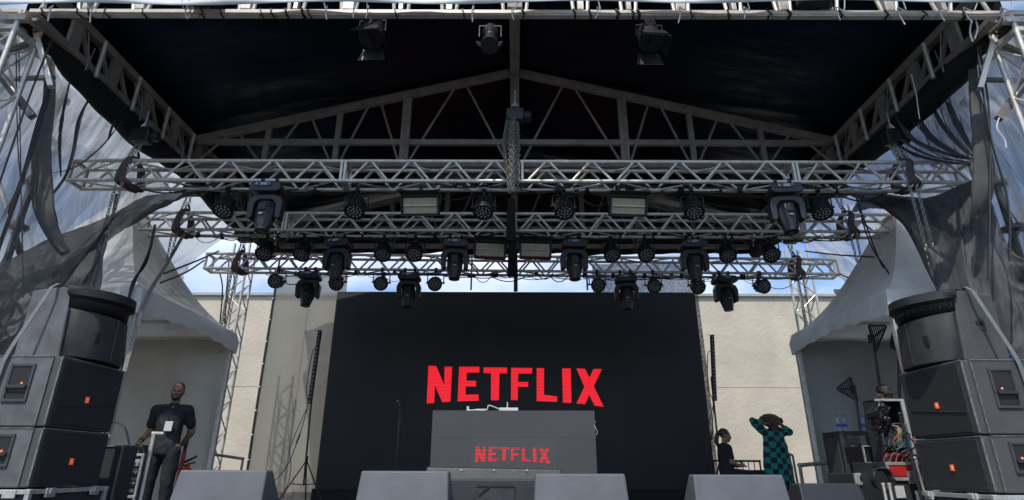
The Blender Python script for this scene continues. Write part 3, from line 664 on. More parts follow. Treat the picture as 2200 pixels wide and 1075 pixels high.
# ------------------------------------------------------------------ video wall and DJ booth with red lettering
def led_mat(name, col, pitch, depth_, rough=.5):
    m = mat(name, col, rough, 0, .12, 1.1, 0)
    n = m.node_tree; k = n.links.new; b = n.nodes['Principled BSDF']; t = n.nodes.new('ShaderNodeTexCoord'); s = n.nodes.new('ShaderNodeSeparateXYZ'); k(t.outputs['Object'], s.inputs[0])
    vm = n.nodes.new('ShaderNodeVectorMath'); vm.operation = 'SNAP'; vm.inputs[1].default_value = (.5, 50, .5); k(t.outputs['Object'], vm.inputs[0])
    wnz = n.nodes.new('ShaderNodeTexWhiteNoise'); k(vm.outputs[0], wnz.inputs[0]); hv = n.nodes.new('ShaderNodeHueSaturation'); mrv = n.nodes.new('ShaderNodeMapRange'); mrv.inputs['To Min'].default_value = .88; mrv.inputs['To Max'].default_value = 1.14; k(wnz.outputs[0], mrv.inputs[0]); k(mrv.outputs[0], hv.inputs['Value'])
    src = b.inputs['Base Color'].links[0].from_socket; k(src, hv.inputs['Color']); k(hv.outputs[0], b.inputs['Base Color'])
    hs = []
    for ax in ('X', 'Z'):
        a = n.nodes.new('ShaderNodeMath'); a.operation = 'PINGPONG'; a.inputs[1].default_value = .25; k(s.outputs[ax], a.inputs[0])
        c = n.nodes.new('ShaderNodeMath'); c.operation = 'LESS_THAN'; c.inputs[1].default_value = .003; k(a.outputs[0], c.inputs[0]); hs.append(c)
    mx_ = n.nodes.new('ShaderNodeMath'); mx_.operation = 'MAXIMUM'; k(hs[0].outputs[0], mx_.inputs[0]); k(hs[1].outputs[0], mx_.inputs[1])
    bp = n.nodes.new('ShaderNodeBump'); bp.invert = True; bp.inputs['Strength'].default_value = .5; bp.inputs['Distance'].default_value = .01; k(mx_.outputs[0], bp.inputs['Height']); k(bp.outputs[0], b.inputs['Normal'])
    return m
LEDB = led_mat('dark video panel', (.014, .0145, .0165), 0, 0, .62)
LEDG = led_mat('grey video panel', (.052, .052, .052), 0, 0, .6)
def stripe_red(name, period, lo, hi, strength):
    m = bpy.data.materials.new(name); m.use_nodes = True; n = m.node_tree; k = n.links.new; b = n.nodes['Principled BSDF']
    t = n.nodes.new('ShaderNodeTexCoord'); s = n.nodes.new('ShaderNodeSeparateXYZ'); k(t.outputs['Object'], s.inputs[0])
    w_ = n.nodes.new('ShaderNodeMath'); w_.operation = 'PINGPONG'; w_.inputs[1].default_value = period / 2; k(s.outputs['Z'], w_.inputs[0])
    r = n.nodes.new('ShaderNodeMapRange'); r.inputs['From Max'].default_value = period / 2; r.inputs['To Min'].default_value = 0; r.inputs['To Max'].default_value = 1; k(w_.outputs[0], r.inputs[0])
    c = n.nodes.new('ShaderNodeValToRGB'); c.color_ramp.elements[0].color = lo + (1,); c.color_ramp.elements[1].color = hi + (1,); c.color_ramp.elements[0].position = .08; c.color_ramp.elements[1].position = .3; k(r.outputs[0], c.inputs[0])
    b.inputs['Base Color'].default_value = (.02, .004, .005, 1); k(c.outputs[0], b.inputs['Emission Color']); b.inputs['Emission Strength'].default_value = strength
    return m
GLYPH = [[(93, 72), (168, 78), (245, 262), (247, 82), (320, 82), (303, 418), (225, 424), (155, 260), (148, 430), (75, 437)],
 [(388, 82), (582, 82), (582, 138), (460, 138), (458, 218), (550, 218), (548, 272), (450, 272), (450, 350), (575, 348), (573, 408), (372, 415)],
 [(622, 88), (848, 90), (846, 146), (775, 146), (770, 404), (692, 404), (695, 146), (622, 142)],
 [(888, 92), (1090, 94), (1088, 148), (955, 148), (952, 228), (1052, 228), (1050, 276), (952, 276), (952, 403), (886, 402)],
 [(1133, 94), (1203, 96), (1203, 352), (1330, 368), (1328, 420), (1133, 412)],
 [(1378, 98), (1460, 98), (1468, 430), (1386, 428)],
 [(1515, 98), (1598, 102), (1640, 190), (1680, 104), (1760, 104), (1682, 270), (1778, 468), (1690, 456), (1638, 350), (1600, 442), (1515, 436), (1592, 275)]]
YL = 14.0
A, B, C_, D_ = at(722, 627, YL), at(1500, 631, YL), at(680, 1050, YL), at(1530, 1042, YL)
t = thing('video_wall', 'giant black video wall glowing with the big red word NETFLIX', 'video wall', ((A.x + B.x) / 2, YL, C_.z))
x0, x1, zb_, zt_ = (A.x + C_.x) / 2, (B.x + D_.x) / 2, C_.z, A.z
m = MB(); m.box(((x0 + x1) / 2, YL + .06, (zb_ + zt_) / 2), (x1 - x0, .12, zt_ - zb_)); m.build('screen_panel', LEDB, t, world=True)
m = MB()
for x in [x0 + .15 + i * (x1 - x0 - .3) / 6 for i in range(7)]: m.bar((x, YL + .2, S), (x, YL + .2, zt_ + .02), .05)
m.bar((x0, YL + .25, zt_ - .2), (x1, YL + .25, zt_ - .2), .06); m.build('support_frame', BLK, t, world=True)
m = MB(); m.box(((x0 + x1) / 2, YL + .08, (S + zb_) / 2 - .002), (x1 - x0 + .1, .3, zb_ - S - .004)); m.build('plinth', CLOTHB, t, world=True)
REDL = stripe_red('red screen pixels', .0875, (.80, .035, .06), (.86, .0075, .02), .76)
for gl in GLYPH:
    P = [at(900 + a / 4.478, 770 + b / 4.478, YL) for a, b in gl]
    m = MB(); m.prism([(p.x, p.z) for p in reversed(P)], (0, YL - .004, 0), (1, 0, 0), (0, 0, 1), (0, .003, 0)); m.build('letter', REDL, t, world=True)
# black net hung behind the right part of the wall
g = []
for i in range(40):
    row = []
    for j in range(16):
        u, v = i / 39, j / 15; x = 2.05 + u * 2.72; row.append((x, 14.5 + .05 * math.sin(x * 6) + .03 * math.sin(v * 9), 6.75 - v * (6.75 - S)))
    g.append(row)
m = MB(); m.sheet(g); tag(m.build('debris_net', NETB, None, smooth=180), 'black netting hung behind the upper right of the video wall', 'net')

YD = 7.2
A, B = at(930, 882, YD), at(1277, 885, YD); zt_ = A.z
t = thing('dj_booth', 'grey DJ booth front of video panels with a small red NETFLIX', 'DJ booth', ((A.x + B.x) / 2, YD, S))
wd = B.x - A.x
m = MB(); m.box((0, .06, (zt_ - S) / 2), (wd, .12, zt_ - S)); m.build('front_panel', LEDG, t)
m = MB(); m.box((-wd / 2 + .03, .47, (zt_ - S) / 2 - .03), (.05, .7, zt_ - S - .06)); m.box((wd / 2 - .03, .47, (zt_ - S) / 2 - .03), (.05, .7, zt_ - S - .06)); build_each(m, 'side_panel', BLK, t)
m = MB(); m.box((0, .475, zt_ - S - .035), (wd - .02, .70, .03)); m.build('table_top', BLK, t)
m = MB()
for x, z in ((-wd / 2 - .02, .32), (wd / 2 + .012, zt_ - S - .12)): m.path(curve([(x, .03, z), (x - .02, .0, z - .05), (x + .015, .01, z - .12), (x, .03, z - .16)], 8), .004, 5)
build_each(m, 'cable_loop', WHP, t)
REDS = stripe_red('red booth pixels', .042, (.09, .035, .035), (.75, .02, .03), .72)
for gl in GLYPH:
    P = []
    for a, b in gl:
        u, v = (a - 75) / 1703, (b - 72) / 396; P.append(at(1020.5 + u * 162, 960 + v * 37, YD))
    m = MB(); m.prism([(p.x, p.z) for p in reversed(P)], (0, YD - .004, 0), (1, 0, 0), (0, 0, 1), (0, .003, 0)); m.build('letter', REDS, t, world=True)
q = at(1093, 879, YD + .12); t = thing('wireless_router', 'white box with a stubby antenna on top of the DJ booth', 'router', (q.x, YD + .14, zt_ + .001))
m = MB(); m.box((0, 0, .02), (.23, .12, .04)); m.build('case', WHP, t, bevel=.006)
m = MB(); m.path([(-.02, .0, .04), (-.015, 0, .08), (-.02, 0, .115)], [.007, .007, .004]); m.build('antenna', WHP, t)
q = at(1028, 880, YD + .1); m = MB(); m.path(curve([(q.x - .13, YD + .12, zt_ + .045), (q.x - .12, YD + .1, zt_ + .012), (q.x - .02, YD + .1, zt_ + .016), (q.x + .1, YD + .12, zt_ + .02), (q.x + .12, YD + .12, zt_ + .07), (q.x + .2, YD + .14, zt_ + .05), (q.x + .28, YD + .16, zt_ + .015)], 24), .007, 6)
m.box((q.x + .03, YD + .12, zt_ + .014), (.12, .06, .028)); m.tube((q.x - .13, YD + .12, zt_ + .005), (q.x - .13, YD + .12, zt_ + .06), .017)
tag(m.build('power_cable', WHP, None, smooth=50), 'white cable with a plug lying on top of the DJ booth', 'cable')

# ------------------------------------------------------------------ floor monitors
def wedge(pxl, pxr, pyt, Y, lab, material=WEDGE, h=None, rot=0):
    A, B = at(pxl, pyt, Y), at(pxr, pyt, Y); wd = B.x - A.x; h = A.z - S
    t = thing('floor_monitor', lab, 'floor monitor', ((A.x + B.x) / 2, Y, S), (0, 0, rot), group='wedge monitors along the stage front')
    # sloped back towards the audience, grille towards the stage
    pr = [(-.16, 0), (.0, h), (.12, h), (.55, .12), (.55, 0)]
    m = MB(); n = len(pr); P = []
    for sx, gr in ((-1, 0), (1, 0)):
        for y, z in pr: P.append((sx * (wd / 2 + .035 * (1 - z / h)), y, z))
    m.add(P, [tuple(range(n)), tuple(range(2 * n - 1, n - 1, -1))] + [(i, n + i, n + (i + 1) % n, (i + 1) % n) for i in range(n)])
    m.build('cabinet', material, t, bevel=.012)
    m = MB(); d = V((0, .43, -(h - .12))).normalized(); nn = V((0, (h - .12), .43)).normalized(); m.prism([(-wd / 2 + .04, .03), (wd / 2 - .04, .03), (wd / 2 - .04, .55), (-wd / 2 + .04, .55)], V((0, .12, h)) + nn * .002, (1, 0, 0), d, nn * .012); m.build('grille', GRI, t)
    for sx in (-1, 1):
        m = MB(); m.box((sx * (wd / 2 + .026), .2, .2), (.02, .16, .07)); m.build('handle', RUB, t)
wedge(387, 574, 1010, 4.55, 'leftmost grey wedge monitor, in front of the standing man')
wedge(776, 964, 1012, 4.55, 'grey wedge monitor left of the black centre case', rot=R(-.6))
wedge(1150, 1343, 1018, 4.55, 'grey wedge monitor in front of the DJ booth, right of the centre case', rot=R(.6))
wedge(1489, 1682, 1020, 4.55, 'grey wedge monitor in front of the woman in the checked shirt')
wedge(1712, 1850, 1039, 5.3, 'low dark wedge monitor at the foot of the right road cases', mat('navy black monitor paint', (.022, .024, .03), .5, 0, .2, 4, .3, 190), rot=R(6))
q = at(1060, 1030, 5.0); t = thing('equipment_case', 'black equipment case with a padded lid and square plate between two wedge monitors', 'case', (q.x, 5.0, S))
hh = q.z - S; m = MB(); m.box((0, .25, hh / 2), (1.0, .5, hh)); m.build('body', BOXD, t, bevel=.01)
m = MB(); m.box((.02, -.006, hh - .14), (.30, .016, .17)); m.build('plate', mat('worn black plate', (.035, .036, .04), .5, 0, .3, 8, .2, 60), t, bevel=.003)
m = MB(); m.bar((-.13, -.018, hh - .05), (.17, -.018, hh - .052), .008); m.bar((-.12, -.018, hh - .12), (-.03, -.018, hh - .055), .012); m.lathe([(0, .02), (.012, .016)], (-.33, 0, hh - .15), (0, -1, 0), 10); m.build('trim', BLK, t)
A, B = at(917, 1003, 5.35), at(1207, 1008, 5.35); m = MB(); m.M = Matrix.Translation((-t.location.x, -5.0, -S))
zz = A.z
m.prism([(-.07, -.14), (-.02, -.005), (.0, .0), (.035, .0), (.09, -.14)], (A.x, 5.35, zz), (0, 1, 0), (0, 0, 1), (B.x - A.x, 0, B.z - A.z)); l = m.build('lid', mat('padded black vinyl', (.014, .015, .019), .5, 0, .25, 5, .2, 40), t, bevel=.012)
m = MB(); m.M = Matrix.Translation((-t.location.x, -5.0, -S))
for f in (.26, .5, .74): p = A.lerp(B, f); m.lathe([(0, .012), (.012, .009)], (p.x, 5.325, zz - .03), (0, -1, .3), 8)
build_each(m, 'rivet', STEEL, l)

# ------------------------------------------------------------------ side fill speaker stacks
def sub(sx, near, h, z, lab, dep=.8, long=1.25):
    """bass cabinet: grille faces the stage centre (-sx), plain side with a recessed handle faces the audience"""
    X, Y = near; t = thing('bass_speaker', lab, 'speaker', (X, Y, z), group='side fill bass speakers')
    o = sx                                     # cabinet extends outwards
    m = MB(); m.box((o * (long / 2 + .07), dep / 2, h / 2), (long, dep, h - .008)); m.build('cabinet', BOX if sx < 0 else mat('shaded grey speaker paint', (.066, .066, .066), .8, 0, .2, 3.2, .35, 220, bdist=.004), t, bevel=.012)  # right stack gets a darker copy of the paint, shade put into the colour
    m = MB(); m.box((o * .035, dep / 2, h / 2), (.07, dep - .004, h - .012)); b = m.build('baffle', mat('grille frame grey', (.06, .064, .062), .7, 0, .25, 6), t, bevel=.01)
    m = MB(); m.box((o * -.006, dep / 2 + .01, h / 2), (.018, dep - .06, h - .05)); g_ = m.build('grille', GRI, t, bevel=.004)
    m = MB(); m.box((o * -.019, dep * .47, h * .44), (.008, .036, .05), Euler((R(0), 0, 0))); bd = m.build('badge', ORANGE, t)
    m = MB()
    for dz, dy in ((.011, .0), (-.001, .004), (-.012, -.002)): m.box((o * -.0245, dep * .47 + dy, h * .44 + dz), (.003, .016, .004))
    m.box((o * -.0245, dep * .47 - .009, h * .44), (.003, .003, .026)); m.build('badge_mark', mat('cream badge print', (.85, .75, .6), .5, 0, .1, 10), bd)
    if z > S + .8:
        m = MB(); m.tube((o * -.018, .06, h * .30), (o * -.018, dep - .08, h * .42), .004); m.build('scratch_line', BOXD, g_)
    m = MB(); e = mat('worn pale edge', (.16, .162, .16), .6, 0, .6, 22)
    m.bar((o * .0, -.003, .02), (o * .0, -.003, h - .02), .012); m.bar((o * .0, .0, h - .008), (o * .0, dep, h - .008), .010); m.bar((o * .075, -.002, h - .006), (o * 1.3, -.002, h - .006), .007); m.bar((o * .078, -.0035, .02), (o * .078, -.0035, h - .02), .006); m.build('worn_edge', e, t)
    hx = o * .30; m = MB()
    m.bar((hx - .09, -.006, h * .36), (hx - .09, -.006, h * .86), .022, .014, up=(0, 1, 0)); m.bar((hx + .09, -.006, h * .36), (hx + .09, -.006, h * .86), .022, .014, up=(0, 1, 0))
    for f in (.36, .86): m.bar((hx - .1, -.007, h * f), (hx + .1, -.007, h * f), .014, .024)
    hp = m.build('handle_frame', PLG, t, bevel=.003)
    m = MB(); m.box((hx, .0, h * .67), (.155, .012, h * .28)); m.box((hx, -.001, h * .44), (.145, .012, h * .10)); m.build('handle_recess', RUB, hp)
    m = MB(); m.bar((hx - .08, -.02, h * .545), (hx + .08, -.02, h * .545), .03); m.build('grip', PLA, hp, bevel=.006)
    m = MB(); m.ball((hx + o * -.03, -.012, h * .60), .009); m.build('connector', mat('orange connector', (.7, .2, .08), .4, 0, .1, 9, emit=((1, .25, .1), .5)), hp)
    return t
def top_box(sx, near, z, lab, h=.62, dep=.72):
    X, Y = near; t = thing('top_speaker', lab, 'speaker', (X, Y, z), (0, 0, R(4) * sx), group='side fill top speakers'); o = sx
    # plan outline: flat back and sides, bowed front towards the stage
    def plan(front, bow, inset=0): 
        pts = [(o * .62, dep - .1 - inset), (o * .62, .1 + inset), (o * .25, inset)]
        for i in range(9):
            v = i / 8; pts.append((o * (front - bow * math.sin(math.pi * v)), inset + v * (dep - 2 * inset)))
        return pts + [(o * .25, dep - inset)]
    def ring(m, levels):
        n = len(levels[0][1]); P = []
        for zz, pl in levels: P += [(x, y, zz) for x, y in pl]
        F = [(i * n + j, i * n + (j + 1) % n, (i + 1) * n + (j + 1) % n, (i + 1) * n + j) for i in range(len(levels) - 1) for j in range(n)]
        F += [tuple(range(n - 1, -1, -1)), tuple((len(levels) - 1) * n + j for j in range(n))]
        if o < 0: F = [tuple(reversed(f)) for f in F]
        m.add(P, F)
    m = MB(); ring(m, [(0, plan(.12, .0)), (h - .02, plan(.17, .0)), (h, plan(.18, .0, .01))]); m.build('cabinet', BOX if sx < 0 else MATS['shaded grey speaker paint'], t, bevel=.01)
    def front(levels):
        P = []; n = 13
        for zz, fr, bow, ins in levels:
            for i in range(n): v = i / (n - 1); P.append((o * (fr - bow * math.sin(math.pi * v) ** .8), ins + v * (dep - 2 * ins), zz))
        F = [(i * n + j, i * n + j + 1, (i + 1) * n + j + 1, (i + 1) * n + j) for i in range(len(levels) - 1) for j in range(n - 1)]
        m = MB(); m.add(P, F); return m
    g_ = front([(.012, .11, .10, .02), (.02, .10, .13, .015), (h * .64, .13, .15, .015), (h * .68, .15, .13, .02)]).build('grille', mat('front grille mesh', (.026, .028, .029), .7, 0, .35, 10, .5, 240, bdist=.004), t, smooth=50, solid=.012)
    m = MB()
    for i in range(9): m.box((0, 0, 0), (.0, .0, .0)) if False else None
    m.path([(o * (.10 - .132), dep * .55, .03), (o * (.13 - .155), dep * .55, h * .65)], .006, 4); m.box((o * (.115 - .125), dep * .3, h * .33), (.012, .05, .09)); m.build('trim', BLK, g_)
    front([(h * .70, .16, .15, .01), (h * .84, .165, .19, .0), (h * .88, .17, .26, -.03), (h * .98, .18, .27, -.03), (h * 1.0, .19, .24, -.01), (h * 1.0, .3, .0, .02)]).build('horn_flare', RUB if sx < 0 else BLK, t, smooth=40, solid=.014)
    m = MB()
    for i in range(12 if sx > 0 else 0):
        v = (i + .5) / 12; xx = .17 - .20 * math.sin(math.pi * v) ** .8; m.box((o * (xx + .012), v * dep, h * .80), (.022, .035, .05))
    if m.v: build_each(m, 'vent_slot', RUB, t)
    m = MB()
    for a, b in ((.3, .9), (.52, .9), (.3, .08), (.52, .08)): m.lathe([(0, .02), (.01, .016)], (o * a, .02 + (.08 if a > .4 else .02), h * b), (0, -1, 0), 10)
    build_each(m, 'rigging_bolt', RUB, t)
    if sx > 0:
        m = MB(); m.box((.36, .033, h * .52), (.11, .012, .11)); cp = m.build('connector_plate', BOXD, t, bevel=.004)
        m = MB(); m.lathe([(0, .018), (.01, .018)], (.336, .026, h * .53), (0, -1, 0), 12); m.lathe([(0, .018), (.01, .018)], (.384, .026, h * .53), (0, -1, 0), 12); build_each(m, 'socket', RUB, cp)
    return t
for sx in (-1, 1):
    side = 'left' if sx < 0 else 'right'
    nt_ = (at(137, 764, 4.8) if sx < 0 else at(2062, 772, 4.8)); nm_ = (at(96, 918, 4.8) if sx < 0 else at(2098, 935, 4.8)); nb_ = (at(60, 1050, 4.8) if sx < 0 else at(2130, 1062, 4.8))
    X = nt_.x
    sub(sx, (X, 4.8), nm_.z - nb_.z, nb_.z, 'lower black bass speaker of the %s side stack, on a flight case' % side)
    sub(sx, (X, 4.8), nt_.z - nm_.z, nm_.z, 'upper black bass speaker of the %s side stack, below the horn speaker' % side)
    top_box(sx, (X - sx * (.02 if sx < 0 else .02), 4.86), nt_.z + .002, 'horn topped speaker crowning the %s side stack' % side)
    # flight case below
    hh = nb_.z - S - .004
    t = thing('flight_case', '%s flight case with metal edges under the %s speaker stack' % ('cream panelled' if sx < 0 else 'black', side), 'flight case', (X, 4.78, S))
    m = MB(); m.box((sx * .66, .45, hh / 2), (1.36, .86, hh - .01)); m.build('panel', BOXD, t)
    if sx < 0: m = MB(); m.box((-.78, .012, hh - .17), (.9, .016, .22)); m.build('side_panel', CREAM, t, bevel=.004)
    m = MB()
    for x in (-.03, 1.35):
        for y in (.01, .89): m.bar((sx * x, y, 0), (sx * x, y, hh), .035)
    for z in (.02, hh - .02, hh - .34):
        for y in (.008, .892): m.bar((sx * -.05, y, z), (sx * 1.37, y, z), .034)
        for x in (-.028, 1.352): m.bar((sx * x, 0, z), (sx * x, .9, z), .034)
    m.build('edge_trim', CASEA, t, bevel=.003)
    m = MB()
    for y in (.2, .72): m.box((sx * -.052, y, hh - .03), (.02, .1, .07)); m.box((sx * -.066, y, hh - .02), (.014, .05, .04))
    for x in (.1, .45): m.box((sx * x, -.012, hh - .035), (.1, .012, .06))
    build_each(m, 'latch', CASEA, t, bevel=.004)
    # ratchet strap over the stack
    zt_ = nt_.z + .62; p = [(sx * .5 + X, 5.5, zt_ + .02), (sx * .3 + X, 4.9, zt_ + .03), (sx * .29 + X, 4.83, zt_ - .02), (sx * .44 + X, 4.78, nt_.z + .05), (sx * .46 + X, 4.775, nt_.z - .05), (sx * .49 + X, 4.775, nm_.z), (sx * .52 + X, 4.775, nm_.z - .28)]
    m = MB()
    for a, b in zip(p, p[1:]): m.bar(a, b, .034, .006, up=(0, 1, 0) if abs(a[1] - b[1]) < .2 else None)
    t = thing('ratchet_strap', 'grey ratchet strap tied down over the %s speaker stack' % side, 'strap', p[3]); m.build('webbing', STRAP, t, world=True)
    m = MB(); q = V(p[-1]); m.path([q + V((-.03, -.01, -.02)), q + V((0, -.015, .01)), q + V((.03, -.01, -.02)), q + V((.02, -.01, -.06)), q + V((-.02, -.01, -.06)), q + V((-.03, -.01, -.02))], .007, 5); m.build('hook', WHP if sx < 0 else BRIGHT, t, world=True)
q = at(2150, 735, 5.3); m = MB(); m.path(curve([at(2120, 705, 5.5), at(2150, 722, 5.4), at(2166, 748, 5.3), at(2170, 766, 5.2)], 14), .011, 6); tag(m.build('speaker_cable', mat('blue black cable', (.015, .05, .12), .5, 0, .5, 9), None, smooth=60), 'thin blue and black cable behind the right speaker stack', 'cable')

# ------------------------------------------------------------------ tents
def tent(sx, side):
    X0, X1, Y0, Y1 = 5.0, 8.0, 7.5, 10.35; cx, cy = sx * (X0 + X1) / 2, (Y0 + Y1) / 2; ez = CAMZ + 2.28; H = 2.15; hx, hy = (X1 - X0) / 2, (Y1 - Y0) / 2
    t = thing('pagoda_tent', ('white' if sx < 0 else 'grey white') + ' peaked pagoda tent with open front on the %s of the stage' % side, 'tent', (cx, cy, S))
    g = []; N = 14
    ringpts = []
    for k in range(4):
        c0 = [(-1, -1), (1, -1), (1, 1), (-1, 1)][k]; c1 = [(1, -1), (1, 1), (-1, 1), (-1, -1)][k]
        for i in range(N): f = i / N; ringpts.append((c0[0] + (c1[0] - c0[0]) * f, c0[1] + (c1[1] - c0[1]) * f, 1 - abs(2 * f - 1)))
    ringpts.append(ringpts[0])
    for a, b, mid in ringpts:
        row = []
        ln = math.hypot(a, b)
        row.append((cx + a * (hx + .03) , cy + b * (hy + .03), ez - .36 + .12 * mid ** .7 + .02 * math.sin(mid * 20)))
        row.append((cx + a * (hx + .045), cy + b * (hy + .045), ez - .16 + .05 * mid))
        for j in range(13):
            s = j / 12; rr = (1 - s) * .98 + .02; pull = 1 - .045 * mid * math.sin(math.pi * s)
            row.append((cx + a * hx * rr * pull, cy + b * hy * rr * pull, ez + H * (s ** 1.5) + .01 * math.sin(mid * 9 + s * 12) * (1 - s)))
        g.append(row)
    m = MB(); m.sheet(g); rf = m.build('roof', PVC if sx < 0 else mat('grey tent fabric', (.82, .815, .77), .55, 0, .12, 2.5, .5, 5, transl=.20, bdist=.03), t, smooth=50, world=True)
    for a in (-1, 1):
        for b in (-1, 1): m = MB(); m.bar((cx + a * (hx - .05), cy + b * (hy - .05), S), (cx + a * (hx - .05), cy + b * (hy - .05), ez - .05), .085); m.build('post', ALU, t, world=True, bevel=.008)
    m = MB()
    for b in (-1, 1): m.bar((cx - hx + .1, cy + b * (hy - .055), ez - .1), (cx + hx - .1, cy + b * (hy - .055), ez - .1), .06)
    for a in (-1, 1): m.bar((cx + a * (hx - .055), cy - hy + .1, ez - .1), (cx + a * (hx - .055), cy + hy - .1, ez - .1), .06)
    m.tube((cx, cy, ez - .05), (cx, cy, ez + H), .035); m.bar((cx - hx, cy, ez - .12), (cx + hx, cy, ez - .12), .04); m.build('frame', ALU, t, world=True)
    def wallsheet(a, b, nx, ny):
        g2 = []
        for i in range(61):
            u = i / 60; row = []
            for j in range(21):
                v = j / 20; p = V(a).lerp(V(b), u); z = ez - .12 + (S + .02 - ez + .12) * v
                f = (.09 * math.sin(u * 17 + v * 2.5 * math.sin(u * 6)) + .05 * noise.noise(V((u * 7, v * 2.4, sx)))) * (.35 + .65 * v); row.append((p.x + nx * f, p.y + ny * f, z))
            g2.append(row)
        return g2
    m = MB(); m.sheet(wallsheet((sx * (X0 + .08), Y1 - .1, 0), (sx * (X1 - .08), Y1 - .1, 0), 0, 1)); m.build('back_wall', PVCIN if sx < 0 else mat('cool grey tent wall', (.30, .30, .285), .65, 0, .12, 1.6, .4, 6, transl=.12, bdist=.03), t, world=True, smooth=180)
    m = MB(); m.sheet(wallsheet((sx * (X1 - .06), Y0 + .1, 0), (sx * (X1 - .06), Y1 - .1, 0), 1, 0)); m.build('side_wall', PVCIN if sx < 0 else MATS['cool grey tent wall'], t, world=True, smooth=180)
    return t
tent(-1, 'left'); tent(1, 'right')

